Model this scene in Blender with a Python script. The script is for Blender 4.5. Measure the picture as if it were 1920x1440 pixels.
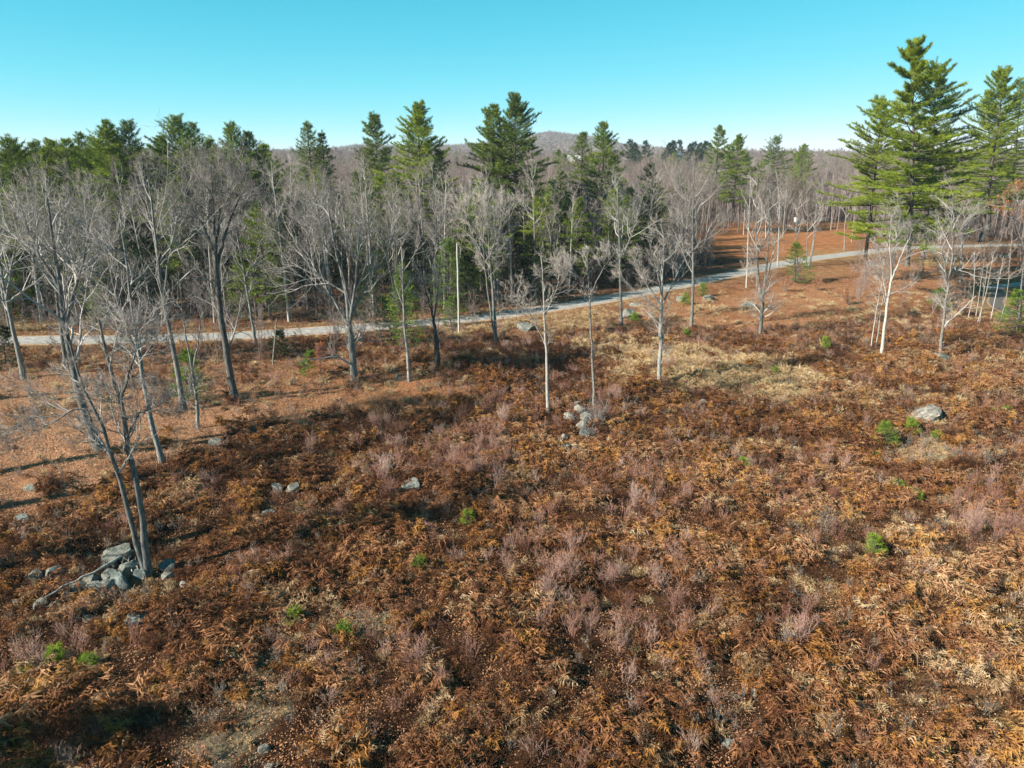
import bpy, math, random
import numpy as np
from mathutils import Vector

for _o in list(bpy.data.objects):
    bpy.data.objects.remove(_o, do_unlink=True)
SC = bpy.context.scene
COL = SC.collection
R = math.radians

# ------------------------------------------------------------------ camera
CAM_H = 20.0
PITCH = R(17.5)
FPX = 1346.0                       # focal length in pixels of the 1920 px wide photograph
cam = bpy.data.cameras.new("camera")
cam.sensor_width = 36.0
cam.lens = 36.0 * FPX / 1920.0
cam.clip_start = 0.1
cam.clip_end = 20000.0
cam_ob = bpy.data.objects.new("camera", cam)
cam_ob.location = (0, 0, CAM_H)
cam_ob.rotation_euler = (math.pi / 2 - PITCH, 0, 0)
COL.objects.link(cam_ob)
SC.camera = cam_ob

# ------------------------------------------------------------------ light
SUN_EL = R(33.0)
SUN_AZ = R(24.0)                   # shadows fall to the right and 24 degrees away from the camera
world = bpy.data.worlds.new("World")
SC.world = world
world.use_nodes = True
wn, wl = world.node_tree.nodes, world.node_tree.links
wn.clear()
sky = wn.new("ShaderNodeTexSky")
sky.sky_type = 'NISHITA'
sky.sun_disc = False
sky.sun_elevation = SUN_EL
sky.sun_rotation = R(246.0)
sky.altitude = 200
sky.air_density = 0.5
sky.dust_density = 0.0
sky.ozone_density = 2.0
# the same response applied to the whole sky: deep cyan, pale towards the horizon
sep = wn.new("ShaderNodeSeparateColor"); cmb = wn.new("ShaderNodeCombineColor")
wl.new(sky.outputs[0], sep.inputs[0])
# red: k * x**g ; green and blue: 1 / (p + q / x)
for _i, (_p, _q) in enumerate(((0, 0), (1.0, 0.33), (0.92, 0.37))):
    _a = wn.new("ShaderNodeMath"); _a.operation = 'MULTIPLY'; _a.inputs[1].default_value = 0.1
    wl.new(sep.outputs[_i], _a.inputs[0])
    if _i == 0:
        _b = wn.new("ShaderNodeMath"); _b.operation = 'POWER'; _b.inputs[1].default_value = 1.54
        _c = wn.new("ShaderNodeMath"); _c.operation = 'MULTIPLY'; _c.inputs[1].default_value = 12.5
        wl.new(_a.outputs[0], _b.inputs[0]); wl.new(_b.outputs[0], _c.inputs[0])
    else:
        _b = wn.new("ShaderNodeMath"); _b.operation = 'DIVIDE'; _b.inputs[0].default_value = _q; wl.new(_a.outputs[0], _b.inputs[1])
        _d = wn.new("ShaderNodeMath"); _d.operation = 'ADD'; _d.inputs[1].default_value = _p; wl.new(_b.outputs[0], _d.inputs[0])
        _c = wn.new("ShaderNodeMath"); _c.operation = 'DIVIDE'; _c.inputs[0].default_value = 10.0; wl.new(_d.outputs[0], _c.inputs[1])
    wl.new(_c.outputs[0], cmb.inputs[_i])
bg = wn.new("ShaderNodeBackground"); bg.inputs[1].default_value = 0.0525
wo = wn.new("ShaderNodeOutputWorld")
wl.new(cmb.outputs[0], bg.inputs[0]); wl.new(bg.outputs[0], wo.inputs[0])

sun = bpy.data.lights.new("sun", 'SUN')
sun.energy = 5.0
sun.angle = R(0.53)
sun.color = (1.0, 0.93, 0.82)
sun_ob = bpy.data.objects.new("sun", sun)
sun_ob.rotation_euler = Vector((math.cos(SUN_EL) * math.cos(SUN_AZ), math.cos(SUN_EL) * math.sin(SUN_AZ), -math.sin(SUN_EL))).to_track_quat('-Z', 'Y').to_euler()
COL.objects.link(sun_ob)

SC.view_settings.view_transform = 'Standard'
SC.view_settings.look = 'None'
SC.view_settings.gamma = 1.0
SC.view_settings.use_curve_mapping = False
SC.view_settings.exposure = 1.5
SC.render.engine = 'CYCLES'
SC.cycles.max_bounces = 5
SC.cycles.diffuse_bounces = 2
SC.cycles.glossy_bounces = 1
SC.cycles.transmission_bounces = 2
SC.cycles.transparent_max_bounces = 4

# ------------------------------------------------------------------ numeric helpers
rng = np.random.default_rng(7)
CP, SP = math.cos(PITCH), math.sin(PITCH)

def _hash(ix, iy, s):
    h = (ix * 374761393 + iy * 668265263 + s * 1442695041) & 0xffffffff
    h = ((h ^ (h >> 13)) * 1274126177) & 0xffffffff
    return ((h ^ (h >> 16)) & 0xffff) / 65535.0

def vnoise(x, y, s=0):
    x = np.asarray(x, float); y = np.asarray(y, float)
    ix = np.floor(x).astype(np.int64); iy = np.floor(y).astype(np.int64)
    fx = x - ix; fy = y - iy
    fx = fx * fx * (3 - 2 * fx); fy = fy * fy * (3 - 2 * fy)
    a = _hash(ix, iy, s); b = _hash(ix + 1, iy, s); c = _hash(ix, iy + 1, s); d = _hash(ix + 1, iy + 1, s)
    return (a * (1 - fx) + b * fx) * (1 - fy) + (c * (1 - fx) + d * fx) * fy

def fbm(x, y, s=0, o=4):
    t = 0; a = 0.5; n = 0
    for k in range(o):
        t = t + a * vnoise(x, y, s + k * 17); n += a
        x = x * 2.03 + 3.1; y = y * 2.03 + 1.7; a *= 0.5
    return t / n

def sstep(a, b, x):
    t = np.clip((np.asarray(x, float) - a) / (b - a), 0, 1)
    return t * t * (3 - 2 * t)

def flat_at(u, v, z=0.0):
    a = (u - 960) / FPX; b = (v - 720) / FPX
    k = (CAM_H - z) / (SP + b * CP)
    return a * k, (CP - b * SP) * k

# road centre lines, on the ground
ROAD_PX = [(-420, 650), (-200, 645), (-60, 641), (60, 638), (180, 638), (300, 636), (430, 631), (560, 623), (690, 614), (800, 605), (900, 596),
           (1000, 583), (1100, 568), (1200, 549), (1280, 534), (1380, 513), (1460, 496), (1520, 485), (1580, 478), (1640, 470), (1700, 465),
           (1780, 462), (1880, 460), (2000, 458), (2200, 456)]
LANE_PX = [(2150, 516), (2000, 524), (1920, 532), (1880, 537), (1850, 541)]
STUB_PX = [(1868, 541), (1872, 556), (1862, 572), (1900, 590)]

def smooth_path(px, n):
    p = np.array([flat_at(*q) for q in px])
    t = np.arange(len(p)); tt = np.linspace(0, len(p) - 1, n)
    out = np.stack([np.interp(tt, t, p[:, 0]), np.interp(tt, t, p[:, 1])], 1)
    for _ in range(max(2, n // len(p))):
        out[1:-1] = (out[:-2] + 2 * out[1:-1] + out[2:]) / 4
    return out
ROAD = smooth_path(ROAD_PX, 110)
LANE = smooth_path(LANE_PX, 24)
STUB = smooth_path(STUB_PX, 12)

def dist_path(x, y, path):
    x = np.asarray(x, float); y = np.asarray(y, float)
    best = np.full(x.shape, 1e9)
    for a, b in zip(path[:-1], path[1:]):
        d = b - a; L = d @ d + 1e-9
        t = np.clip(((x - a[0]) * d[0] + (y - a[1]) * d[1]) / L, 0, 1)
        best = np.minimum(best, (x - a[0] - t * d[0]) ** 2 + (y - a[1] - t * d[1]) ** 2)
    return np.sqrt(best)

def road_dist(x, y):
    return np.minimum(np.minimum(dist_path(x, y, ROAD[::2]), dist_path(x, y, LANE[::2])), dist_path(x, y, STUB[::2]))

def road_y(x):                      # far side test: y of the main road at x
    return np.interp(x, ROAD[:, 0], ROAD[:, 1])

RIDGE = [(-900, 297), (100, 293), (290, 288), (420, 293), (500, 292), (600, 288), (680, 278), (740, 281), (800, 277), (850, 279), (900, 277), (960, 269), (1030, 254),
         (1090, 260), (1160, 275), (1260, 287), (1400, 294), (1600, 295), (1920, 294), (2900, 294)]
RA = np.array([(q[0] - 960) / FPX / 1.048 for q in RIDGE])
RH = np.array([(295.6 - q[1]) / FPX * 0.911 for q in RIDGE])

def terrain(x, y):
    x = np.asarray(x, float); y = np.asarray(y, float)
    r = np.hypot(x, y)
    near = 1 - sstep(70, 130, r)
    calm = 1 - .8 * sstep(-8, -16, x) * sstep(36, 42, y)
    h = (0.55 * (fbm(x / 14, y / 14, 3) - 0.5) * 2 + 0.36 * calm * (fbm(x / 2.4, y / 2.4, 9, 3) - 0.5) * 2) * near
    h = h + 0.8 * np.exp(-((x - 19) / 9) ** 2 - ((y - 65.5) / 3.5) ** 2) + 1.1 * np.exp(-((x + 5) / 6) ** 2 - ((y - 69) / 6) ** 2) - .5 * np.exp(-((x - 4) / 5) ** 2 - ((y - 68) / 6) ** 2)
    rd = np.where((r < 320) & (y > 30), road_dist(x, y), 200.0)
    h = h * sstep(3.5, 14, rd)
    # the land beyond the wood rises a little, then the ridge
    h = h + 7.0 * sstep(300, 800, r) + 6 * (fbm(x / 220, y / 220, 21) - 0.4) * sstep(260, 600, r)
    az = np.where(y > 1, x / np.maximum(y, 1), np.sign(x) * 9)
    rh = np.interp(az, RA, RH) * 2200 + 1
    bump = sstep(1000, 2150, r) * (1 - 0.85 * sstep(2350, 3800, r))
    h = h + np.maximum(rh, 1) * bump * np.where(y > 0, 1, .3) + 10 * (fbm(x / 160, y / 160, 31) - 0.5) * sstep(1200, 1700, r)
    return h

def at(u, v):
    """point of the ground seen in pixel (u, v) of the photograph"""
    z = 0.0
    for _ in range(4):
        x, y = flat_at(u, v, z)
        z = float(terrain(np.array([x]), np.array([y]))[0])
    return float(x), float(y), z

def lift(u, v, Y):
    """point at distance Y seen in pixel (u, v)"""
    a = (u - 960) / FPX; b = (v - 720) / FPX
    k = Y / (CP - b * SP)
    return np.array([a * k, Y, CAM_H - (SP + b * CP) * k])

def project(x, y, z):
    dz = z - CAM_H
    f = y * CP - dz * SP
    dn = -(y * SP + dz * CP)
    f = np.maximum(f, 0.1)
    return 960 + FPX * x / f, 720 + FPX * dn / f

# ------------------------------------------------------------------ scene helpers
def tag(o, label=None, cat=None, group=None, kind=None):
    if label: o["label"] = label
    if cat: o["category"] = cat
    if group: o["group"] = group
    if kind: o["kind"] = kind
    return o

def thing(name, label, cat, loc=(0, 0, 0), rotz=0.0, group=None, scale=1.0):
    o = bpy.data.objects.new(name, None)
    o.empty_display_size = 0.3
    o.location = loc; o.rotation_euler = (0, 0, rotz); o.scale = (scale,) * 3
    COL.objects.link(o)
    return tag(o, label, cat, group)

class Geo:
    """collects vertices, faces and a random value per element, linked as ONE mesh"""
    def __init__(s): s.v = []; s.f = []; s.a = []; s.n = 0
    def add(s, v, f, a=None):
        v = np.asarray(v, float).reshape(-1, 3)
        s.v.append(v); s.f.append(np.asarray(f, np.int64) + s.n); s.n += len(v)
        s.a.append(np.full(len(v), 0.5) if a is None else np.asarray(a, float).reshape(-1))
    def tubes(s, P, Rad, sides, var=None):
        """P (n,k,3) polylines, Rad (n,k)"""
        P = np.asarray(P, float); n, k, _ = P.shape
        T = np.gradient(P, axis=1) if k > 2 else np.repeat((P[:, 1:] - P[:, :1]), 2, 1)
        T /= np.linalg.norm(T, axis=2, keepdims=True) + 1e-9
        ref = np.where(np.abs(T[..., 2:3]) > 0.8, np.array([1.0, 0, 0]), np.array([0, 0, 1.0]))
        ref = np.broadcast_to(ref[:, :1], T.shape)
        A = np.cross(T, ref); A /= np.linalg.norm(A, axis=2, keepdims=True) + 1e-9
        B = np.cross(T, A)
        th = np.arange(sides) * 2 * math.pi / sides
        V = P[:, :, None, :] + Rad[:, :, None, None] * (A[:, :, None, :] * np.cos(th)[None, None, :, None] + B[:, :, None, :] * np.sin(th)[None, None, :, None])
        i = np.arange(n)[:, None, None] * (k * sides); j = np.arange(k - 1)[None, :, None] * sides; m = np.arange(sides)[None, None, :]
        m2 = (m + 1) % sides
        F = np.stack([i + j + m, i + j + m2, i + j + sides + m2, i + j + sides + m], -1).reshape(-1, 4)
        a = None if var is None else np.repeat(var, k * sides)
        s.add(V, F, a)
    def spikes(s, P0, P1, r, var=None):
        """three sided pyramids from P0 to P1"""
        n = len(P0)
        T = P1 - P0; T = T / (np.linalg.norm(T, axis=1, keepdims=True) + 1e-9)
        ref = np.where(np.abs(T[:, 2:3]) > 0.8, np.array([1.0, 0, 0]), np.array([0, 0, 1.0]))
        A = np.cross(T, ref); A /= np.linalg.norm(A, axis=1, keepdims=True) + 1e-9
        B = np.cross(T, A)
        r = np.asarray(r).reshape(-1, 1)
        V = np.stack([P0 + A * r, P0 - 0.5 * A * r + 0.87 * B * r, P0 - 0.5 * A * r - 0.87 * B * r, P1], 1)
        i = np.arange(n)[:, None] * 4
        F = np.concatenate([i + np.array([0, 1, 3]), i + np.array([1, 2, 3]), i + np.array([2, 0, 3])])
        s.add(V, F, None if var is None else np.repeat(var, 4))
    def blades(s, P, D, L, W, var=None, bend=0.0):
        """single triangles from P along D, length L, width W"""
        n = len(P)
        D = D / (np.linalg.norm(D, axis=1, keepdims=True) + 1e-9)
        X = np.cross(D, rng.normal(size=(n, 3))); X /= np.linalg.norm(X, axis=1, keepdims=True) + 1e-9
        L = np.asarray(L).reshape(-1, 1) * np.ones((n, 1)); W = np.asarray(W).reshape(-1, 1) * np.ones((n, 1))
        V = np.stack([P - X * W / 2, P + X * W / 2, P + D * L - np.array([0, 0, 1]) * L * bend], 1)
        F = np.arange(n * 3).reshape(-1, 3)
        s.add(V, F, None if var is None else np.repeat(var, 3))
    def leaves(s, P, N, size, var=None, asp=0.62):
        """small rhombic leaves centred on P with normal N"""
        n = len(P)
        N = N / (np.linalg.norm(N, axis=1, keepdims=True) + 1e-9)
        X = np.cross(N, rng.normal(size=(n, 3))); X /= np.linalg.norm(X, axis=1, keepdims=True) + 1e-9
        Y = np.cross(N, X)
        size = np.asarray(size).reshape(-1, 1) * np.ones((n, 1))
        cup = N * size * 0.18
        V = np.stack([P - X * size / 2 + cup, P - Y * size * asp / 2, P + X * size / 2 + cup, P + Y * size * asp / 2], 1)
        i = np.arange(n)[:, None] * 4
        F = np.concatenate([i + np.array([0, 1, 3]), i + np.array([1, 2, 3])])
        s.add(V, F, None if var is None else np.repeat(var, 4))
    def mesh(s, name, mat, smooth=False):
        me = bpy.data.meshes.new(name)
        V = np.concatenate(s.v).astype(np.float32)
        tri = [f for f in s.f if f.shape[1] == 3]; quad = [f for f in s.f if f.shape[1] == 4]
        tri = np.concatenate(tri) if tri else np.zeros((0, 3), int); quad = np.concatenate(quad) if quad else np.zeros((0, 4), int)
        loops = np.concatenate([tri.ravel(), quad.ravel()]).astype(np.int32)
        starts = np.concatenate([np.arange(len(tri)) * 3, len(tri) * 3 + np.arange(len(quad)) * 4]).astype(np.int32)
        me.vertices.add(len(V)); me.vertices.foreach_set("co", V.ravel())
        me.loops.add(len(loops)); me.loops.foreach_set("vertex_index", loops)
        me.polygons.add(len(starts)); me.polygons.foreach_set("loop_start", starts)
        me.update(calc_edges=True)
        at_ = me.attributes.new("var", 'FLOAT', 'POINT')
        at_.data.foreach_set("value", np.concatenate(s.a).astype(np.float32))
        if smooth:
            me.polygons.foreach_set("use_smooth", np.ones(len(starts), bool))
        me.materials.append(mat)
        return me
    def obj(s, name, mat, parent=None, smooth=False):
        return link(name, s.mesh(name, mat, smooth), parent)

def link(name, me, parent=None):
    o = bpy.data.objects.new(name, me)
    COL.objects.link(o)
    if parent: o.parent = parent
    return o

# ------------------------------------------------------------------ materials
def new_mat(name):
    m = bpy.data.materials.new(name); m.use_nodes = True
    n, l = m.node_tree.nodes, m.node_tree.links
    b = n["Principled BSDF"]
    b.inputs["Specular IOR Level"].default_value = 0.15
    return m, n, l, b

ALB = 0.77
def ramp(n, stops):
    r = n.new("ShaderNodeValToRGB")
    e = r.color_ramp.elements
    while len(e) < len(stops): e.new(0.5)
    for i, (p, c) in enumerate(stops):
        e[i].position = p; e[i].color = (c[0] * ALB, c[1] * ALB, c[2] * ALB, 1)
    return r

def math_node(n, l, op, a, b, clamp=False):
    m = n.new("ShaderNodeMath"); m.operation = op; m.use_clamp = clamp
    for i, q in enumerate((a, b)):
        if isinstance(q, (int, float)): m.inputs[i].default_value = q
        elif q is not None: l.new(q, m.inputs[i])
    return m.outputs[0]

def veg_mat(name, cols, wv=0.5, wr=0.5, tone=0.0, transl=0.25, rough=0.75, spec=0.12):
    """colour picked along cols by a value per leaf, one per plant and, if asked, one per scattered point"""
    m, n, l, b = new_mat(name)
    av = n.new("ShaderNodeAttribute"); av.attribute_name = "var"
    oi = n.new("ShaderNodeObjectInfo")
    f = math_node(n, l, 'ADD', math_node(n, l, 'MULTIPLY', av.outputs["Fac"], wv), math_node(n, l, 'MULTIPLY', oi.outputs["Random"], wr))
    if tone:
        at_ = n.new("ShaderNodeAttribute"); at_.attribute_type = 'INSTANCER'; at_.attribute_name = "tone"
        f = math_node(n, l, 'ADD', math_node(n, l, 'MULTIPLY', f, 1 - tone), math_node(n, l, 'MULTIPLY', at_.outputs["Fac"], tone))
    r = ramp(n, [(i / (len(cols) - 1), c) for i, c in enumerate(cols)])
    l.new(f, r.inputs[0])
    l.new(r.outputs[0], b.inputs["Base Color"])
    b.inputs["Roughness"].default_value = rough
    b.inputs["Specular IOR Level"].default_value = spec
    if transl:
        t = n.new("ShaderNodeBsdfTranslucent"); l.new(r.outputs[0], t.inputs[0])
        mx = n.new("ShaderNodeMixShader"); mx.inputs[0].default_value = transl
        l.new(b.outputs[0], mx.inputs[1]); l.new(t.outputs[0], mx.inputs[2])
        l.new(mx.outputs[0], n["Material Output"].inputs[0])
    return m

def bark_mat(name, c1, c2, c3, scale=3.0, rnd=0.25):
    m, n, l, b = new_mat(name)
    tc = n.new("ShaderNodeTexCoord")
    mp = n.new("ShaderNodeMapping"); mp.inputs["Scale"].default_value = (scale * 2.2, scale * 2.2, scale * 0.45)
    l.new(tc.outputs["Object"], mp.inputs[0])
    nz = n.new("ShaderNodeTexNoise"); nz.inputs["Scale"].default_value = 1.6; nz.inputs["Detail"].default_value = 6
    nz.inputs["Roughness"].default_value = 0.7
    l.new(mp.outputs[0], nz.inputs["Vector"])
    oi = n.new("ShaderNodeObjectInfo")
    f = math_node(n, l, 'ADD', nz.outputs[0], math_node(n, l, 'MULTIPLY', math_node(n, l, 'SUBTRACT', oi.outputs["Random"], 0.5), rnd))
    r = ramp(n, [(0.32, c1), (0.5, c2), (0.68, c3)])
    l.new(f, r.inputs[0]); l.new(r.outputs[0], b.inputs["Base Color"])
    b.inputs["Roughness"].default_value = 0.9
    bp = n.new("ShaderNodeBump"); bp.inputs["Strength"].default_value = 0.6; bp.inputs["Distance"].default_value = 0.03
    l.new(nz.outputs[0], bp.inputs["Height"]); l.new(bp.outputs[0], b.inputs["Normal"])
    return m

M = {}
M["bark_grey"] = bark_mat("bark_grey", (0.07, 0.065, 0.06), (0.19, 0.18, 0.165), (0.34, 0.34, 0.31))
M["bark_dark"] = bark_mat("bark_dark", (0.03, 0.027, 0.025), (0.085, 0.077, 0.07), (0.18, 0.17, 0.155))
M["bark_pale"] = bark_mat("bark_pale", (0.12, 0.1, 0.085), (0.33, 0.3, 0.26), (0.52, 0.49, 0.44), 5)
M["bark_pine"] = bark_mat("bark_pine", (0.035, 0.028, 0.024), (0.09, 0.075, 0.065), (0.17, 0.145, 0.125))
M["twig_grey"] = veg_mat("twig_grey", [(0.1, 0.087, 0.08), (0.19, 0.17, 0.155), (0.33, 0.305, 0.28)], 0.6, 0.4, transl=0)
M["twig_forest"] = veg_mat("twig_forest", [(0.09, 0.068, 0.06), (0.17, 0.132, 0.118), (0.28, 0.225, 0.195), (0.4, 0.32, 0.3)], 0.5, 0.5, transl=0)
M["twig_pale"] = veg_mat("twig_pale", [(0.24, 0.2, 0.17), (0.38, 0.33, 0.29), (0.52, 0.47, 0.42)], 0.6, 0.4, transl=0)
M["limb_grey"] = veg_mat("limb_grey", [(0.22, 0.2, 0.18), (0.42, 0.39, 0.35), (0.64, 0.6, 0.55)], 0.5, 0.5, transl=0)
M["twig_pink"] = veg_mat("twig_pink", [(0.17, 0.065, 0.045), (0.29, 0.14, 0.1), (0.42, 0.25, 0.2), (0.5, 0.39, 0.33)], 0.4, 0.6, transl=0)
M["needle"] = veg_mat("needle", [(0.04, 0.085, 0.016), (0.13, 0.19, 0.022), (0.26, 0.33, 0.03), (0.42, 0.47, 0.05)], 0.75, 0.25, transl=0.25)
M["needle_blue"] = veg_mat("needle_blue", [(0.035, 0.07, 0.02), (0.1, 0.15, 0.03), (0.19, 0.25, 0.045), (0.3, 0.34, 0.08)], 0.75, 0.25, transl=0.2)
M["needle_young"] = veg_mat("needle_young", [(0.06, 0.12, 0.02), (0.14, 0.23, 0.03), (0.28, 0.36, 0.05)], 0.7, 0.3, transl=0.3)
M["needle_bright"] = veg_mat("needle_bright", [(0.1, 0.18, 0.02), (0.24, 0.36, 0.03), (0.42, 0.52, 0.05)], 0.7, 0.3, transl=0.35)
M["needle_dark"] = veg_mat("needle_dark", [(0.01, 0.028, 0.01), (0.022, 0.05, 0.015), (0.05, 0.085, 0.02)], 0.75, 0.25, transl=0.15)
M["needle_dead"] = veg_mat("needle_dead", [(0.38, 0.13, 0.05), (0.6, 0.25, 0.12)], 0.7, 0.3, transl=0.3)
FERN = [(0.02, 0.009, 0.005), (0.085, 0.034, 0.015), (0.2, 0.082, 0.036), (0.35, 0.16, 0.072), (0.5, 0.29, 0.15), (0.7, 0.5, 0.31)]
M["fern"] = veg_mat("fern", FERN, 0.55, 0.45, tone=0.42, transl=0.3)
M["fern_tan"] = veg_mat("fern_tan", [(0.03, 0.017, 0.01), (0.12, 0.062, 0.03), (0.28, 0.16, 0.08), (0.46, 0.3, 0.16), (0.62, 0.45, 0.27), (0.75, 0.6, 0.4)], 0.55, 0.45, tone=0.42, transl=0.3)
M["fern_ochre"] = veg_mat("fern_ochre", [(0.03, 0.012, 0.004), (0.13, 0.05, 0.014), (0.3, 0.13, 0.035), (0.48, 0.23, 0.065), (0.6, 0.34, 0.12), (0.68, 0.45, 0.2)], 0.55, 0.45, tone=0.42, transl=0.35)
M["brush"] = veg_mat("brush", [(0.04, 0.018, 0.01), (0.085, 0.036, 0.018), (0.15, 0.065, 0.03)], 0.5, 0.5, transl=0.2)
M["straw"] = veg_mat("straw", [(0.26, 0.14, 0.06), (0.52, 0.35, 0.17), (0.72, 0.52, 0.3), (0.8, 0.65, 0.38)], 0.6, 0.4, transl=0.3)
M["litter"] = veg_mat("litter", [(0.16, 0.07, 0.035), (0.36, 0.17, 0.08), (0.52, 0.3, 0.17), (0.7, 0.5, 0.34)], 0.85, 0.15, tone=0.35, transl=0.15)
M["tan_leaf"] = veg_mat("tan_leaf", [(0.35, 0.17, 0.07), (0.5, 0.31, 0.15), (0.66, 0.5, 0.3)], 0.7, 0.3, transl=0.3)
M["orange_leaf"] = veg_mat("orange_leaf", [(0.35, 0.12, 0.04), (0.52, 0.22, 0.08), (0.62, 0.33, 0.16)], 0.7, 0.3, transl=0.35)
M["green_leaf"] = veg_mat("green_leaf", [(0.10, 0.2, 0.02), (0.2, 0.34, 0.03), (0.4, 0.45, 0.05)], 0.7, 0.3, transl=0.35)
M["dead_wood"] = bark_mat("dead_wood", (0.2, 0.18, 0.15), (0.38, 0.35, 0.3), (0.55, 0.51, 0.45), 5)

def rock_mat(name, c1, c2, c3):
    m, n, l, b = new_mat(name)
    tc = n.new("ShaderNodeTexCoord"); oi = n.new("ShaderNodeObjectInfo")
    ad = n.new("ShaderNodeVectorMath"); ad.operation = 'ADD'
    l.new(tc.outputs["Object"], ad.inputs[0]); l.new(oi.outputs["Location"], ad.inputs[1])
    nz = n.new("ShaderNodeTexNoise"); nz.inputs["Scale"].default_value = 4.5; nz.inputs["Detail"].default_value = 8; nz.inputs["Roughness"].default_value = 0.75
    l.new(ad.outputs[0], nz.inputs["Vector"])
    r = ramp(n, [(0.33, c1), (0.5, c2), (0.66, c3)])
    l.new(nz.outputs[0], r.inputs[0]); l.new(r.outputs[0], b.inputs["Base Color"])
    b.inputs["Roughness"].default_value = 0.85
    bp = n.new("ShaderNodeBump"); bp.inputs["Strength"].default_value = 0.8; bp.inputs["Distance"].default_value = 0.05
    l.new(nz.outputs[0], bp.inputs["Height"]); l.new(bp.outputs[0], b.inputs["Normal"])
    return m
M["rock_grey"] = rock_mat("rock_grey", (0.06, 0.065, 0.055), (0.17, 0.17, 0.145), (0.34, 0.34, 0.29))
M["rock_pale"] = rock_mat("rock_pale", (0.06, 0.055, 0.045), (0.22, 0.2, 0.165), (0.46, 0.42, 0.35))
M["rock_dark"] = rock_mat("rock_dark", (0.05, 0.065, 0.06), (0.12, 0.14, 0.13), (0.24, 0.27, 0.24))

# ground
def ground_mat():
    m, n, l, b = new_mat("ground_soil")
    tc = n.new("ShaderNodeNewGeometry")
    zc = n.new("ShaderNodeAttribute"); zc.attribute_name = "soil_colour"
    n1 = n.new("ShaderNodeTexNoise"); n1.inputs["Scale"].default_value = 7.0; n1.inputs["Detail"].default_value = 6; n1.inputs["Roughness"].default_value = 0.8
    n2 = n.new("ShaderNodeTexNoise"); n2.inputs["Scale"].default_value = 0.6; n2.inputs["Detail"].default_value = 4
    l.new(tc.outputs["Position"], n1.inputs["Vector"]); l.new(tc.outputs["Position"], n2.inputs["Vector"])
    r1 = ramp(n, [(0.35, (0.35, 0.33, 0.3)), (0.5, (0.9, 0.88, 0.85)), (0.66, (1.7, 1.6, 1.45))])
    r2 = ramp(n, [(0.35, (0.75, 0.7, 0.66)), (0.65, (1.2, 1.2, 1.15))])
    l.new(n1.outputs[0], r1.inputs[0]); l.new(n2.outputs[0], r2.inputs[0])
    a = n.new("ShaderNodeMix"); a.data_type = 'RGBA'; a.blend_type = 'MULTIPLY'; a.inputs[0].default_value = 1
    c = n.new("ShaderNodeMix"); c.data_type = 'RGBA'; c.blend_type = 'MULTIPLY'; c.inputs[0].default_value = 1
    l.new(zc.outputs["Color"], a.inputs[6]); l.new(r1.outputs[0], a.inputs[7])
    l.new(a.outputs[2], c.inputs[6]); l.new(r2.outputs[0], c.inputs[7]); l.new(c.outputs[2], b.inputs["Base Color"])
    b.inputs["Roughness"].default_value = 1.0; b.inputs["Specular IOR Level"].default_value = 0.03
    bp = n.new("ShaderNodeBump"); bp.inputs["Strength"].default_value = 0.9; bp.inputs["Distance"].default_value = 0.12
    l.new(n1.outputs[0], bp.inputs["Height"]); l.new(bp.outputs[0], b.inputs["Normal"])
    return m

def road_mat(name, dark, light, edge):
    m, n, l, b = new_mat(name)
    g = n.new("ShaderNodeNewGeometry"); av = n.new("ShaderNodeAttribute"); av.attribute_name = "var"
    n1 = n.new("ShaderNodeTexNoise"); n1.inputs["Scale"].default_value = 1.4; n1.inputs["Detail"].default_value = 8; n1.inputs["Roughness"].default_value = 0.75
    l.new(g.outputs["Position"], n1.inputs["Vector"])
    r = ramp(n, [(0.35, dark), (0.62, light)])
    l.new(n1.outputs[0], r.inputs[0])
    ef = math_node(n, l, 'ADD', av.outputs["Fac"], math_node(n, l, 'MULTIPLY', math_node(n, l, 'SUBTRACT', n1.outputs[0], 0.5), 0.9))
    er = ramp(n, [(0.5, (0, 0, 0)), (0.95, (1.25, 1.25, 1.25))])
    l.new(ef, er.inputs[0])
    mx = n.new("ShaderNodeMix"); mx.data_type = 'RGBA'
    l.new(er.outputs[0], mx.inputs[0]); l.new(r.outputs[0], mx.inputs[6]); mx.inputs[7].default_value = (*edge, 1)
    l.new(mx.outputs[2], b.inputs["Base Color"])
    b.inputs["Roughness"].default_value = 0.9
    bp = n.new("ShaderNodeBump"); bp.inputs["Strength"].default_value = 0.4; bp.inputs["Distance"].default_value = 0.03
    l.new(n1.outputs[0], bp.inputs["Height"]); l.new(bp.outputs[0], b.inputs["Normal"])
    return m

# ------------------------------------------------------------------ zones of the clearing (pixel ellipses carried to the ground)
def blobs(u, v, L):
    t = np.zeros_like(u)
    for cu, cv, ru, rv, k in L:
        q = ((u - cu) / ru) ** 2 + ((v - cv) / rv) ** 2
        t = np.maximum(t, k * (1 - sstep(0.55, 1.25, np.sqrt(q))))
    return t
Z_LITTER = [(60, 800, 340, 115, 1.2), (260, 780, 280, 75, 1.2), (60, 915, 200, 55, 1), (480, 765, 230, 45, 1.1), (700, 738, 210, 36, 1), (330, 700, 500, 40, .8), (1380, 600, 230, 48, .75),
            (1520, 560, 140, 30, .9), (1560, 640, 160, 40, .5), (1480, 430, 160, 60, .8), (980, 620, 150, 18, .5), (1750, 520, 200, 40, .5), (1640, 860, 60, 20, .4),
            (760, 950, 70, 25, .45), (1830, 990, 60, 18, .7)]
Z_ORANGE = [(1480, 440, 190, 62, 1), (1420, 590, 260, 60, .8), (1560, 560, 200, 30, .8), (1750, 500, 200, 60, .6), (660, 740, 260, 40, .8), (1560, 640, 180, 40, .4), (200, 605, 260, 16, .6)]
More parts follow.
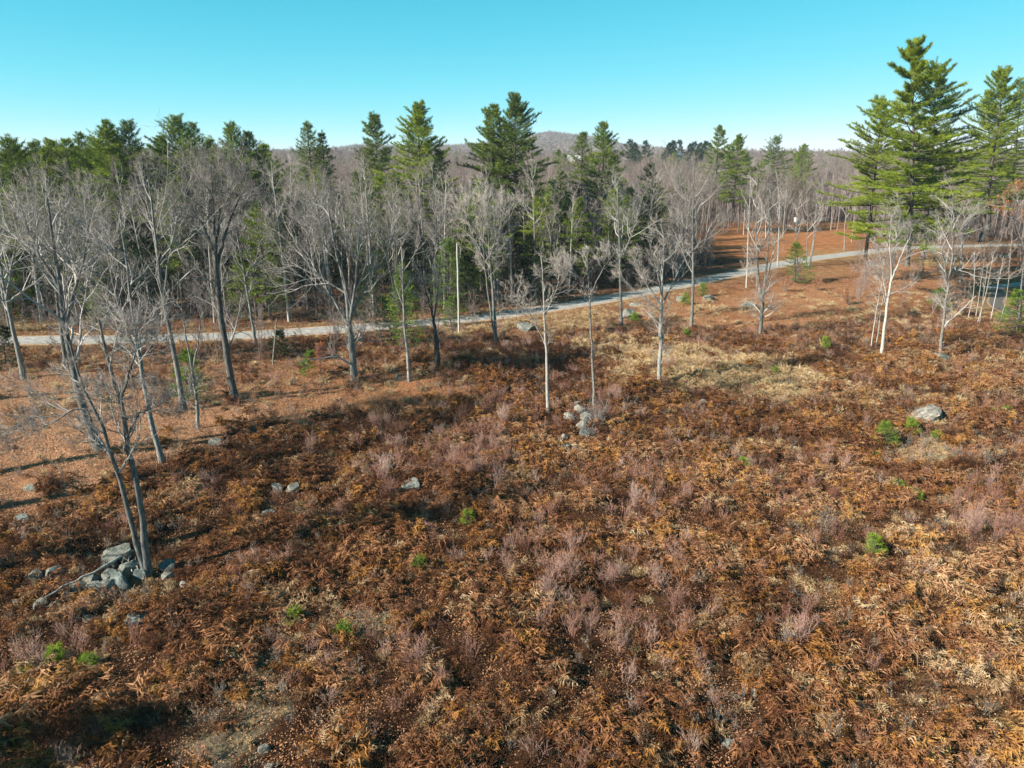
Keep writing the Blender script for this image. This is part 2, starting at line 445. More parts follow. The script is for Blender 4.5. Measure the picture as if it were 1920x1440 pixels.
Z_STRAW = [(1330, 700, 170, 42, 1), (1440, 725, 110, 40, 1), (1220, 668, 110, 28, .9), (1130, 645, 80, 14, .5), (1560, 478, 80, 10, .5), (880, 612, 90, 12, .7), (1760, 500, 60, 22, .8),
           (60, 615, 60, 14, .4), (1880, 560, 50, 14, .6), (1540, 510, 60, 10, .9)]
Z_LICHEN = [(640, 1160, 110, 38, 1), (520, 1200, 60, 70, .8), (470, 1300, 60, 90, .75), (400, 1400, 60, 60, .6), (1730, 850, 80, 34, 1), (1690, 870, 60, 26, .9), (1100, 600, 80, 16, .8), (1740, 930, 50, 22, .7),
            (840, 1000, 60, 25, .5), (585, 945, 40, 25, .5), (230, 1090, 90, 40, .35), (1570, 1270, 60, 50, .35), (1030, 612, 40, 10, .7)]
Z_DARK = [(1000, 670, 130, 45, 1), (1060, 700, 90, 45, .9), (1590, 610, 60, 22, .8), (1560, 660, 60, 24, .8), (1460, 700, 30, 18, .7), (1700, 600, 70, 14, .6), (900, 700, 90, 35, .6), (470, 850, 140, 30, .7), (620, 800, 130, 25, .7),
          (780, 790, 130, 45, .55), (140, 1380, 240, 55, .8), (420, 900, 120, 25, .5)]  # wide lower left ellipse: tree shade painted into soil and fern tone
Z_TAN = [(1750, 1200, 330, 260, .8), (1880, 1350, 240, 160, .8), (1560, 1010, 80, 60, .55), (1700, 740, 230, 90, .5), (1400, 860, 200, 60, .35), (1380, 1230, 120, 120, .4)]

def zones(x, y):
    z = np.zeros_like(x)
    u, v = project(x, y, z)
    w = 0.5 + y / 60
    un = u + (fbm(x / 1.6, y / 1.6, 41) - 0.5) * 150 / w
    vn = v + (fbm(x / 1.6, y / 1.6, 47) - 0.5) * 70 / w
    d = dict(litter=blobs(un, vn, Z_LITTER), orange=blobs(un, vn, Z_ORANGE), straw=blobs(un, vn, Z_STRAW), lichen=blobs(un, vn, Z_LICHEN), dark=blobs(un, vn, Z_DARK), tan=blobs(un, vn, Z_TAN))
    return u, v, d

# ------------------------------------------------------------------ ground sheet
def graded(lo, hi, step, far, ratio=1.13):
    a = list(np.arange(lo, hi + step / 2, step)); s = step
    while a[-1] < far: s *= ratio; a.append(a[-1] + s)
    s = step
    while a[0] > -far: s *= ratio; a.insert(0, a[0] - s)
    return np.array(a)
gx = graded(-75, 95, 0.42, 5200)
gy = graded(12, 112, 0.42, 5200)
X, Y = np.meshgrid(gx, gy, indexing='ij')
xf, yf = X.ravel(), Y.ravel()
zf = terrain(xf, yf)
nx, ny = len(gx), len(gy)
idx = np.arange(nx * ny).reshape(nx, ny)
F = np.stack([idx[:-1, :-1], idx[1:, :-1], idx[1:, 1:], idx[:-1, 1:]], -1).reshape(-1, 4)
g = Geo(); g.add(np.stack([xf, yf, zf], 1), F)
ground = g.obj("ground", ground_mat(), smooth=True)
tag(ground, "brown leaf strewn ground of the clearing and the wood", kind="structure")
_, _, zz = zones(xf, yf)
c = np.tile(np.array([0.07, 0.034, 0.02]), (len(xf), 1))
def mixc(c, w, col): return c * (1 - w[:, None]) + np.array(col) * w[:, None]
c = mixc(c, sstep(.3, .7, fbm(xf / 3, yf / 3, 77)) * .6, (0.11, 0.058, 0.033))
fieldm = (yf > 5) & (np.hypot(xf, yf) < 260)
c = mixc(c, zz["tan"] * fieldm * .7, (0.24, 0.145, 0.07))
c = mixc(c, zz["litter"] * fieldm, (0.47, 0.25, 0.145))
c = mixc(c, zz["orange"] * fieldm * .9, (0.46, 0.2, 0.085))
c = mixc(c, zz["straw"] * fieldm, (0.42, 0.3, 0.14))
c = mixc(c, zz["lichen"] * fieldm, (0.31, 0.27, 0.185))
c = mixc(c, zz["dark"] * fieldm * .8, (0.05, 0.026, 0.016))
rdist = road_dist(xf, yf)
c = mixc(c, (1 - sstep(3.0, 5.5, rdist)) * .8, (0.38, 0.25, 0.13))
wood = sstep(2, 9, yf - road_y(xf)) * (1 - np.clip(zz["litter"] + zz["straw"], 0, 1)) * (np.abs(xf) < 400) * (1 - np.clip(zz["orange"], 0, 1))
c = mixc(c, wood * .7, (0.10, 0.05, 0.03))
c = mixc(c, sstep(500, 1200, np.hypot(xf, yf)), (0.13, 0.10, 0.09))
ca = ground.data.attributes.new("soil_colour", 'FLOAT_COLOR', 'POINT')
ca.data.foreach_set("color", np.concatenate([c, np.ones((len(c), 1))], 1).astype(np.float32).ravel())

HAZE_D = 0.00012
hm = bpy.data.materials.new("haze_air"); hm.use_nodes = True
_n, _l = hm.node_tree.nodes, hm.node_tree.links
_n.remove(_n["Principled BSDF"])
_pv = _n.new("ShaderNodeVolumePrincipled"); _pv.inputs["Color"].default_value = (0.72, 0.86, 0.97, 1); _pv.inputs["Density"].default_value = HAZE_D
_l.new(_pv.outputs[0], _n["Material Output"].inputs["Volume"])
_zt = float(zf.max()) + 30; _zb = float(zf.min()) - 1.0
_x0, _x1, _y0, _y1 = gx[0] - 5, gx[-1] + 5, gy[0] - 5, gy[-1] + 5
g = Geo(); g.add([(x, y, z) for z in (_zb, _zt) for x, y in ((_x0, _y0), (_x1, _y0), (_x1, _y1), (_x0, _y1))], [(0, 3, 2, 1), (4, 5, 6, 7), (0, 1, 5, 4), (1, 2, 6, 5), (2, 3, 7, 6), (3, 0, 4, 7)])
haze = g.obj("haze", hm); tag(haze, "thin pale blue air over the whole land", kind="stuff")

def ribbon(name, path, width, mat, z0, label):
    d = np.gradient(path, axis=0); d /= np.linalg.norm(d, axis=1, keepdims=True)
    nrm = np.stack([-d[:, 1], d[:, 0]], 1)
    offs = np.array([-1, -.82, -.45, 0, .45, .82, 1]) * width / 2
    crown = np.array([-0.012, 0.012, 0.035, 0.05, 0.035, 0.012, -0.012]) 
    ev = np.array([1, .74, .05, .42, .05, .74, 1])
    jit = (fbm(np.arange(len(path)) * .6, np.zeros(len(path)), 5) - .5) * 1.0
    P = path[:, None, :] + nrm[:, None, :] * (offs[None, :, None] * (1 + 0.15 * jit[:, None, None]))
    Z = terrain(P[..., 0].ravel(), P[..., 1].ravel()).reshape(P.shape[:2]) + crown[None] + z0
    V = np.concatenate([P, Z[..., None]], 2)
    k = len(offs); ii = np.arange(len(path) * k).reshape(-1, k)
    F = np.stack([ii[:-1, :-1], ii[1:, :-1], ii[1:, 1:], ii[:-1, 1:]], -1).reshape(-1, 4)
    g = Geo(); g.add(V, F, np.tile(ev, len(path)))
    return tag(g.obj(name, mat, smooth=True), label, kind="structure")
M["gravel"] = road_mat("gravel", (0.2, 0.19, 0.175), (0.39, 0.375, 0.345), (0.33, 0.21, 0.11))
M["shaded_asphalt"] = road_mat("shaded_asphalt", (0.07, 0.062, 0.055), (0.13, 0.115, 0.1), (0.25, 0.17, 0.1))  # driveway surface: deep shade is put into its warm dark colour
ribbon("road", ROAD, 4.7, M["gravel"], 0.035, "pale grey country road crossing behind the clearing and bending away to the right")
ribbon("lane", LANE, 2.4, M["gravel"], 0.052, "gravel lane at the right edge joining the road behind the pines")
ribbon("driveway", STUB, 2.2, M["shaded_asphalt"], 0.070, "short driveway stub coloured as deep shade off the gravel lane at the right edge")

# ------------------------------------------------------------------ branching
def rand_perp(D):
    X = np.cross(D, rng.normal(size=D.shape)); return X / (np.linalg.norm(X, axis=-1, keepdims=True) + 1e-9)

def run(P, D, L, k, wob, up):
    """polylines of k segments from P along D, wobbling and pulled up"""
    n = len(P); pts = [P]; d = D.copy(); cur = P
    for i in range(k):
        d = d + rng.normal(size=(n, 3)) * wob; d[:, 2] += up
        d /= np.linalg.norm(d, axis=1, keepdims=True) + 1e-9
        cur = cur + d * (L / k)[:, None]
        pts.append(cur)
    return np.stack(pts, 1)

def sprout(pts, rad, nch, t0, t1, ang, length, rr):
    """children of polylines: start points, directions, lengths, radii"""
    n, k, _ = pts.shape
    t = t0 + (t1 - t0) * ((np.arange(nch)[None] + rng.random((n, nch))) / nch)
    s = t * (k - 1); i = np.minimum(s.astype(int), k - 2); f = (s - i)[..., None]
    r_ = np.arange(n)[:, None]
    A = pts[r_, i]; B = pts[r_, i + 1]
    P = A * (1 - f) + B * f
    D = B - A; D /= np.linalg.norm(D, axis=-1, keepdims=True) + 1e-9
    X = rand_perp(D)
    a = ang * (0.7 + 0.6 * rng.random((n, nch, 1)))
    D2 = D * np.cos(a) + X * np.sin(a)
    R0 = rad[r_, i] * (1 - f[..., 0]) + rad[r_, i + 1] * f[..., 0]
    tt = (t - t0) / max(t1 - t0, 1e-6)
    Lc = length(tt, np.broadcast_to(np.linalg.norm(np.diff(pts, axis=1), axis=2).sum(1)[:, None], tt.shape)) * (0.7 + 0.6 * rng.random((n, nch)))
    Rc = np.minimum(R0 * rr, 0.018 * Lc + 0.004)
    return P.reshape(-1, 3), D2.reshape(-1, 3), Lc.ravel(), Rc.ravel()

def taper(R0, k, tip=0.35):
    return R0[:, None] * (1 - (1 - tip) * np.linspace(0, 1, k + 1)[None])

def bare_tree_meshes(stems, H, bark, twig, nb=16, t0=0.35, ang=0.75, lim=0.32, n2=5, n3=5, n4=3, up=0.06, tipr=0.009, prof=None, leafmat=None, cut=1.0):
    """stems: list of (points (k,3), r0, r1). Returns meshes: trunk, limbs, twigs"""
    gt, gl, gw = Geo(), Geo(), Geo()
    L1p = []; L1r = []
    for pts, r0, r1 in stems:
        pts = np.asarray(pts, float)
        # resample the stem
        seg = np.linalg.norm(np.diff(pts, axis=0), axis=1); cum = np.concatenate([[0], np.cumsum(seg)])
        tt = np.linspace(0, cum[-1], 15)
        q = np.stack([np.interp(tt, cum, pts[:, j]) for j in range(3)], 1)
        q[1:-1] = (q[:-2] + 2 * q[1:-1] + q[2:]) / 4
        q[1:] += rng.normal(size=(14, 3)) * np.array([.5, .5, .1]) * min(0.05, H * .004)
        rad = r0 + (r1 - r0) * np.linspace(0, 1, 15) ** 0.85
        if pts[0, 2] < 0.3:
            rad[0] *= 1.35
            q[0, 2] -= 0.25
        gt.tubes(q[None], rad[None], 9)
        L1p.append(q); L1r.append(rad)
    S = np.stack(L1p); Sr = np.stack(L1r)
    base = H * lim
    pf = prof or (lambda t: 1.05 - 0.6 * t)
    P, D, L, Rr = sprout(S, Sr, nb, t0, 0.985, ang, lambda t, l: base * pf(t), 0.6)
    D[:, 2] += 0.1
    kp = rng.random(len(P)) > 0.15
    P, D, L, Rr = P[kp], D[kp], (L * (0.55 + 0.9 * rng.random(len(P)) ** 1.3))[kp], Rr[kp]
    Rr = np.maximum(Rr, 0.017)
    b1 = run(P, D, L, 6, 0.17, up * 1.2); r1_ = taper(Rr, 6, .3)
    gl.tubes(b1, r1_, 5, rng.random(len(b1)))
    P, D, L, Rr = sprout(b1, r1_, n2, 0.18, 1.0, 0.7, lambda t, l: l * (0.55 - 0.25 * t), 0.65)
    b2 = run(P, D, L, 4, 0.2, up * .8); r2_ = taper(np.maximum(Rr, tipr * 1.25), 4, .45)
    gl.tubes(b2, r2_, 3, rng.random(len(b2)))
    P, D, L, Rr = sprout(b2, r2_, n3, 0.12, 1.0, 0.7, lambda t, l: l * (0.55 - 0.2 * t), 0.7)
    b3 = run(P, D, L, 2, 0.25, up); r3_ = taper(np.maximum(Rr, tipr), 2, .5)
    gw.tubes(b3, r3_, 3, rng.random(len(b3)))
    if n4:
        P, D, L, Rr = sprout(b3, r3_, n4, 0.15, 1.0, 0.65, lambda t, l: l * 0.65 + 0.12, 0.8)
        E = P + (D + np.array([0, 0, .2])) * L[:, None]
        gw.spikes(P, E, np.full(len(P), tipr * 0.95), rng.random(len(P)))
        tips = E
    else:
        tips = b3[:, -1]
    out = [("trunk", gt.mesh("trunk", M[bark], True)), ("limbs", gl.mesh("limbs", M["limb_grey"])), ("twigs", gw.mesh("twigs", M[twig]))]
    if leafmat:
        gf = Geo(); n = len(tips); k = 2
        Pq = np.repeat(tips, k, 0) + rng.normal(size=(n * k, 3)) * .1
        gf.leaves(Pq, rng.normal(size=(n * k, 3)), 0.13 + .08 * rng.random(n * k), rng.random(n * k))
        out.append(("leaves", gf.mesh("leaves", M[leafmat])))
    return out

def assemble(name, meshes, label, cat, loc, rotz=0, group=None, scale=1.0):
    t = thing(name, label, cat, loc, rotz, group, scale)
    for nm, me in meshes:
        o = link(nm, me, t)
        if nm != "trunk": o["kind"] = "stuff"      # hundreds of twigs or needles joined into one part
    return t

# ------------------------------------------------------------------ white pines
def pine_meshes(H, crown0=0.2, spread=0.22, whorl=0.75, per=5, mat="needle", lean=(0, 0), dens=1.0, blade=(0.34, 0.055), r0=None, irregular=0.35, top_up=0.9, nblade=6, droop=0.0, gap=0.0):
    gt, gb, gn = Geo(), Geo(), Geo()
    k = 14
    zt = np.linspace(-0.25, H, k)
    q = np.stack([lean[0] * (zt / H) ** 1.5 + rng.normal(size=k) * .03 * H / 20, lean[1] * (zt / H) ** 1.5 + rng.normal(size=k) * .03 * H / 20, zt], 1)
    r0 = r0 or 0.016 * H
    rad = np.maximum(r0 * (1 - (zt.clip(0) / H)) ** 0.8, 0.025)
    gt.tubes(q[None], rad[None], 9)
    zs = []; z = H * crown0
    while z < H * 0.975:
        zs.append(z); z += whorl * (0.75 + .5 * rng.random()) * (1 - 0.45 * z / H)
    zs = np.array(zs)
    Zb = np.repeat(zs, per) + rng.normal(size=len(zs) * per) * .12
    Zb = np.minimum(Zb, H * .985)
    kp = rng.random(len(Zb)) >= gap; Zb_az = (np.tile(np.arange(per) * 2 * math.pi / per, len(zs)) + np.repeat(rng.random(len(zs)) * 6.28, per))[kp]; Zb = Zb[kp]
    t = (Zb - H * crown0) / (H * (1 - crown0))
    az = Zb_az + rng.normal(size=len(Zb)) * .25
    # irregular outline: lobes by height and side
    lob = 1 + irregular * (np.sin(az * 1.0 + Zb * 0.9 + rng.random() * 6) * .6 + rng.normal(size=len(Zb)) * .6)
    prof = np.where(t < 0.25, 0.7 + 1.2 * t, 1.0 - 0.28 * (t - .25) / .75 - 0.62 * ((t - .25).clip(0) / .75) ** 2)
    L = H * spread * prof * lob.clip(.35, 1.6)
    L = np.maximum(L, min(0.35, 0.13 * H))
    el = -0.1 - droop + 0.25 * t + top_up * t ** 3
    P = np.stack([np.interp(Zb, zt, q[:, 0]), np.interp(Zb, zt, q[:, 1]), Zb], 1)
    D = np.stack([np.cos(az) * np.cos(el), np.sin(az) * np.cos(el), np.sin(el)], 1)
    b1 = run(P, D, L, 5, 0.06, 0.035)
    gb.tubes(b1, taper(0.012 * L + 0.012, 5, .3), 4, rng.random(len(b1)))
    # shoots in a flat spray along each branch
    ns = max(3, int(round(8 * dens)))
    tt = 0.28 + 0.72 * (np.arange(ns)[None] + rng.random((len(L), ns))) / ns
    s = tt * 5; i = np.minimum(s.astype(int), 4); f = (s - i)[..., None]; r_ = np.arange(len(L))[:, None]
    A = b1[r_, i]; B = b1[r_, i + 1]; Ps = A * (1 - f) + B * f
    Dd = (B - A); Dd /= np.linalg.norm(Dd, axis=-1, keepdims=True)
    side = np.cross(Dd, np.array([0, 0, 1.0])); side /= np.linalg.norm(side, axis=-1, keepdims=True) + 1e-9
    sg = np.where(np.arange(ns) % 2 == 0, 1, -1)[None, :, None]
    Ds = Dd * 0.75 + side * sg * (.75 + .3 * rng.random((len(L), ns, 1))) + np.array([0, 0, .14]) + rng.normal(size=Dd.shape) * .12
    Ds /= np.linalg.norm(Ds, axis=-1, keepdims=True)
    Ls = (L[:, None] * (0.34 - 0.2 * tt)).clip(0.18, 1.6) * (0.7 + .6 * rng.random(tt.shape))
    Ps = Ps.reshape(-1, 3); Ds = Ds.reshape(-1, 3); Ls = Ls.ravel()
    gb.spikes(Ps, Ps + Ds * Ls[:, None], np.full(len(Ps), 0.012), rng.random(len(Ps)))
    # tufts along shoots, and at branch tips
    sp = 0.2 / max(dens, .4)
    nt = np.maximum(1, (Ls / sp).astype(int)).clip(1, 6)
    rep = np.repeat(np.arange(len(Ls)), nt)
    off = np.concatenate([np.arange(a) for a in nt]) if len(nt) else np.array([])
    ft = (off + 1.0) / nt[rep]
    Pt = Ps[rep] + Ds[rep] * (Ls[rep] * ft)[:, None]
    Dt = Ds[rep]; vt = rng.random(len(L)).repeat(ns)[rep] * .55 + .45 * rng.random(len(rep))
    Pt = np.concatenate([Pt, b1[:, -1], b1[:, -2]]); Dt = np.concatenate([Dt, b1[:, -1] - b1[:, -2], b1[:, -1] - b1[:, -2]]); vt = np.concatenate([vt, rng.random(2 * len(b1))])
    # leader
    nl = 6; Pl = np.stack([np.full(nl, q[-1, 0]), np.full(nl, q[-1, 1]), H - np.linspace(0, .9, nl)], 1)
    Pt = np.concatenate([Pt, Pl]); Dt = np.concatenate([Dt, np.tile([0, 0, 1.], (nl, 1))]); vt = np.concatenate([vt, rng.random(nl)])
    Dt = Dt / (np.linalg.norm(Dt, axis=1, keepdims=True) + 1e-9)
    n = len(Pt)
    Pb = np.repeat(Pt, nblade, 0) + rng.normal(size=(n * nblade, 3)) * .03
    Db = np.repeat(Dt, nblade, 0) * .8 + rng.normal(size=(n * nblade, 3)) * .62 + np.array([0, 0, .12])
    gn.blades(Pb, Db, blade[0] * (.6 + .7 * rng.random(n * nblade)), blade[1] * (.7 + .6 * rng.random(n * nblade)), np.repeat(vt, nblade) * .75 + .25 * rng.random(n * nblade))
    return [("trunk", gt.mesh("trunk", M["bark_pine"], True)), ("branches", gb.mesh("branches", M["bark_pine"])), ("needles", gn.mesh("needles", M[mat]))]

# ------------------------------------------------------------------ scattering of uncountable cover
def scatter(name, P, variants, scl, tone=None, tilt=0.15, label="", cat="plants", rotz=None):
    if len(P) == 0: return
    col = bpy.data.collections.new(name + "_kinds")
    for i, me in enumerate(variants):
        col.objects.link(bpy.data.objects.new("kind_%02d_%s" % (i, name), me))
    n = len(P)
    me = bpy.data.meshes.new(name)
    me.vertices.add(n); me.vertices.foreach_set("co", np.asarray(P, np.float32).ravel())
    rz = rng.random(n) * 6.283 if rotz is None else rotz
    rot = np.stack([rng.normal(size=n) * tilt, rng.normal(size=n) * tilt, rz], 1)
    a = me.attributes.new("turn", 'FLOAT_VECTOR', 'POINT'); a.data.foreach_set("vector", rot.astype(np.float32).ravel())
    a = me.attributes.new("size", 'FLOAT', 'POINT'); a.data.foreach_set("value", np.asarray(scl, np.float32) * np.ones(n, np.float32))
    a = me.attributes.new("tone", 'FLOAT', 'POINT'); a.data.foreach_set("value", (np.full(n, .5) if tone is None else tone).astype(np.float32))
    a = me.attributes.new("pick", 'INT', 'POINT'); a.data.foreach_set("value", rng.integers(0, len(variants), n).astype(np.int32))
    o = link(name, me); tag(o, label, cat, kind="stuff")
    ng = bpy.data.node_groups.new(name + "_nodes", 'GeometryNodeTree')
    ng.interface.new_socket("Geometry", in_out='INPUT', socket_type='NodeSocketGeometry')
    ng.interface.new_socket("Geometry", in_out='OUTPUT', socket_type='NodeSocketGeometry')
    N, L = ng.nodes, ng.links
    gi, go = N.new("NodeGroupInput"), N.new("NodeGroupOutput")
    iop = N.new("GeometryNodeInstanceOnPoints"); ci = N.new("GeometryNodeCollectionInfo")
    ci.inputs["Collection"].default_value = col; ci.inputs["Separate Children"].default_value = True; ci.inputs["Reset Children"].default_value = True
    def attr(nm, ty):
        q = N.new("GeometryNodeInputNamedAttribute"); q.data_type = ty; q.inputs["Name"].default_value = nm; return q.outputs["Attribute"]
    e2r = N.new("FunctionNodeEulerToRotation")
    L.new(attr("turn", 'FLOAT_VECTOR'), e2r.inputs[0])
    L.new(gi.outputs[0], iop.inputs["Points"]); L.new(ci.outputs[0], iop.inputs["Instance"])
    iop.inputs["Pick Instance"].default_value = True
    L.new(attr("pick", 'INT'), iop.inputs["Instance Index"])
    L.new(e2r.outputs[0], iop.inputs["Rotation"]); L.new(attr("size", 'FLOAT'), iop.inputs["Scale"])
    L.new(iop.outputs[0], go.inputs[0])
    md = o.modifiers.new("scatter", 'NODES'); md.node_group = ng
    return o

def candidates(step, x0=-75, x1=95, y0=13, y1=110, margin=9.0):
    X, Y = np.meshgrid(np.arange(x0, x1, step), np.arange(y0, y1, step), indexing='ij')
    x = X.ravel() + (rng.random(X.size) - .5) * step; y = Y.ravel() + (rng.random(X.size) - .5) * step
    k = np.abs(x) < 0.78 * y + margin
    x, y = x[k], y[k]
    u, v, z = zones(x, y)
    rd = road_dist(x, y)
    return x, y, u, v, z, rd
def ground_pts(x, y, dz=0.0):
    return np.stack([x, y, terrain(x, y) + dz], 1)

# ------------------------------------------------------------------ standing bare trees of the clearing
def hero(label, base, stems, r0, name="bare_tree", bark="bark_grey", twig="twig_grey", dz=None, cat="tree", group=None, **kw):
    bx, by, bz = at(*base)
    B = np.array([bx, by, bz])
    S = []
    Hm = 0
    for i, (path, ra, rb) in enumerate(stems):
        n = len(path); dY = (dz[i] if dz else rng.normal() * 0.6)
        pts = np.array([lift(u, v, by + dY * (j / max(n - 1, 1))) if (j or path[0] != base) else B for j, (u, v) in enumerate(path)]) - B
        Hm = max(Hm, pts[:, 2].max())
        S.append((pts, ra, rb))
    ms = bare_tree_meshes(S, Hm, bark, twig, **kw)
    return assemble(name, ms, label, cat, (bx, by, bz), group=group)

b = (277, 1075)
hero("twin stemmed bare tree rising from the left stone pile, both stems leaning left", b,
     [([b, (268, 980), (256, 900), (238, 820), (228, 745), (205, 690), (185, 600)], .21, .05),
      ([b, (258, 1030), (240, 950), (222, 895), (203, 830), (180, 770), (150, 720), (130, 640)], .16, .04),
      ([(228, 745), (245, 690), (262, 640)], .08, .02), ([(180, 770), (140, 765), (105, 790), (80, 800)], .07, .02), ([(238, 820), (260, 775), (300, 760)], .06, .02)],
     .2, dz=[.3, -.5, .8, -.6, .2], nb=10, t0=.42, lim=.2, ang=.9, n2=7, n3=7, n4=3, tipr=.009)
b = (190, 845)
hero("thick trunked bare tree leaning left behind the twin stemmed one", b,
     [([b, (172, 810), (158, 770), (140, 700), (122, 620), (112, 540), (100, 450), (85, 360)], .34, .05),
      ([(122, 620), (135, 560), (160, 480), (170, 400)], .15, .03), ([(112, 540), (80, 490), (55, 440), (40, 390)], .13, .03)], .3, nb=13, t0=.35, lim=.25, n2=6, n3=6, n4=3)
b = (305, 868)
hero("slim bare tree with a leaning trunk just right of the twin stemmed one", b,
     [([b, (290, 820), (275, 745), (262, 670), (250, 600), (238, 500), (225, 400)], .2, .04), ([(262, 670), (235, 620), (215, 540), (200, 470)], .1, .03)], .2, nb=13, t0=.4, lim=.25)
b = (345, 768)
hero("tall bare tree leaning left beside the small green pine sapling", b,
     [([b, (332, 690), (318, 620), (305, 560), (294, 470), (285, 380), (275, 310)], .25, .04), ([(305, 560), (318, 480), (335, 400)], .1, .03)], .2, nb=14, t0=.45, lim=.26)
b = (372, 803)
hero("small bare tree forking low in front of the green pine sapling", b,
     [([b, (368, 740), (361, 695)], .14, .1), ([(361, 695), (350, 640), (342, 590), (338, 530)], .08, .02), ([(361, 695), (372, 640), (378, 590), (372, 540)], .07, .02)],
     .15, nb=6, t0=.2, lim=.22, n2=5, n3=4, n4=2)
b = (440, 750)
hero("broad bare tree with a thick straight trunk and a fan shaped crown at the left", b,
     [([b, (428, 680), (415, 600), (407, 530), (404, 470)], .33, .18), ([(407, 530), (404, 450), (400, 380), (395, 310)], .17, .03), ([(404, 480), (380, 420), (350, 380), (325, 340)], .15, .03),
      ([(406, 500), (425, 430), (445, 380), (468, 330)], .15, .03), ([(404, 470), (412, 400), (420, 320)], .12, .03)], .3, nb=8, t0=.3, lim=.24, n2=8, n3=7)
b = (480, 645)
hero("thin dark bare tree by the roadside right of the fan crowned tree", b,
     [([b, (472, 600), (463, 545), (452, 480), (440, 420)], .19, .04), ], .2, nb=16, t0=.4, lim=.24)
b = (45, 710)
hero("bare tree by the road near the left edge with a dark leaning trunk", b,
     [([b, (30, 640), (12, 560), (-5, 470), (-15, 380)], .25, .05), ([(12, 560), (25, 480), (40, 400)], .12, .03)], .25, nb=14, t0=.35, lim=.28)
b = (-18, 750)
hero("bare tree cut by the left edge of the view", b, [([b, (-40, 660), (-60, 560), (-75, 430)], .28, .05)], .28, nb=14, t0=.35, lim=.3)
b = (125, 690)
hero("bare tree with grey trunk standing behind the leaning left trees", b, [([b, (118, 640), (108, 580), (105, 480), (95, 380), (92, 330)], .24, .04), ([(108, 580), (140, 500), (150, 420)], .1, .03)], .24, nb=14, t0=.35, lim=.26)
b = (665, 712)
hero("big spreading bare tree with a thick trunk left of centre", b,
     [([b, (660, 660), (655, 610)], .36, .26), ([(655, 610), (648, 540), (632, 480), (620, 420), (610, 350)], .19, .03), ([(655, 610), (668, 520), (672, 440), (680, 380)], .17, .03),
      ([(655, 615), (625, 560), (590, 510), (555, 460), (540, 420)], .14, .03), ([(655, 600), (690, 530), (730, 470), (745, 400)], .14, .03),
      ([(648, 550), (600, 520), (560, 500), (530, 495)], .1, .02), ([(660, 590), (640, 500), (580, 420), (560, 380)], .1, .02)], .33, nb=8, t0=.25, lim=.26, n2=7, n3=6, n4=3, ang=.7)
b = (767, 714)
hero("slender pale trunk with a broken leaning top left of the wooden pole", b,
     [([b, (764, 660), (758, 600), (755, 540), (756, 500), (752, 450)], .16, .05), ([(756, 510), (775, 480), (790, 450)], .05, .02)], .15, bark="bark_pale", nb=9, t0=.5, lim=.17, n2=5, n3=4, n4=2)
b = (820, 692)
hero("bare tree with a thick dark foot between the pale trunk and the pole", b,
     [([b, (819, 650), (813, 600)], .34, .13), ([(813, 600), (800, 550), (788, 500)], .08, .02), ([(813, 600), (822, 540), (826, 470)], .09, .02), ([(813, 610), (806, 540), (810, 480)], .07, .02)], .3, bark="bark_dark", nb=7, t0=.25, lim=.2, n2=5, n3=5, n4=2)
b = (930, 644)
hero("bare tree with two close parallel trunks right of the wooden pole", b,
     [([b, (925, 560), (918, 480), (914, 400), (912, 340)], .2, .04), ([b, (922, 600), (912, 530), (905, 460), (900, 380)], .13, .03), ([(918, 480), (940, 420), (950, 370)], .1, .02), ([(918, 490), (890, 430), (870, 380)], .1, .02)],
     .2, nb=12, t0=.45, lim=.2, twig="twig_pale", n2=7)
b = (1028, 780)
hero("white stemmed bare tree left of the central stone pile", b,
     [([b, (1026, 710), (1024, 640), (1020, 570), (1018, 520), (1015, 480)], .17, .03), ([(1024, 650), (1000, 600), (985, 570), (970, 545)], .05, .015), ([(1022, 590), (1045, 540), (1050, 495)], .06, .015)],
     .16, bark="bark_pale", twig="twig_pale", nb=11, t0=.36, lim=.2, n2=6, n3=4, n4=2)
b = (1114, 772)
hero("white stemmed bare tree rising right out of the central stone pile", b,
     [([b, (1112, 700), (1108, 620), (1105, 550), (1102, 500), (1100, 465)], .14, .03), ([(1106, 555), (1125, 515), (1145, 480)], .06, .015), ([(1106, 555), (1085, 520), (1070, 500)], .05, .015)],
     .14, bark="bark_pale", twig="twig_pale", nb=8, t0=.6, lim=.17, n2=6, n3=4, n4=2)
b = (1165, 610)
hero("bare tree with a dark straight trunk beside the grey roadside boulder", b,
     [([b, (1164, 560), (1163, 500), (1160, 430), (1158, 370), (1160, 330)], .2, .04), ([(1163, 490), (1185, 440), (1195, 390)], .1, .02)], .22, nb=15, t0=.4, lim=.2)
b = (1236, 712)
hero("bare tree with a wide vase shaped crown standing at the straw coloured grass", b,
     [([b, (1239, 640), (1240, 575)], .2, .15), ([(1240, 575), (1242, 520), (1245, 460), (1240, 420)], .12, .02), ([(1240, 575), (1215, 535), (1195, 500), (1180, 470)], .1, .02),
      ([(1240, 575), (1262, 530), (1278, 495), (1295, 470)], .1, .02), ([(1240, 585), (1205, 555), (1180, 535), (1160, 520)], .07, .02), ([(1242, 560), (1230, 500), (1215, 450)], .08, .02)],
     .2, twig="twig_pale", nb=8, t0=.2, lim=.22, n2=6, n3=5, n4=2)
b = (1296, 618)
hero("tall bare tree with crooked side limbs where the road passes behind it", b,
     [([b, (1299, 560), (1300, 500), (1298, 430), (1300, 370), (1303, 300)], .22, .04), ([(1300, 470), (1320, 450), (1345, 425), (1360, 415)], .1, .02), ([(1300, 450), (1285, 430), (1268, 415)], .1, .02),
      ([(1299, 420), (1320, 370), (1335, 330)], .1, .02), ([(1298, 410), (1280, 360), (1272, 320)], .1, .02)], .22, nb=9, t0=.3, lim=.2, n2=6, n3=5)
b = (1425, 632)
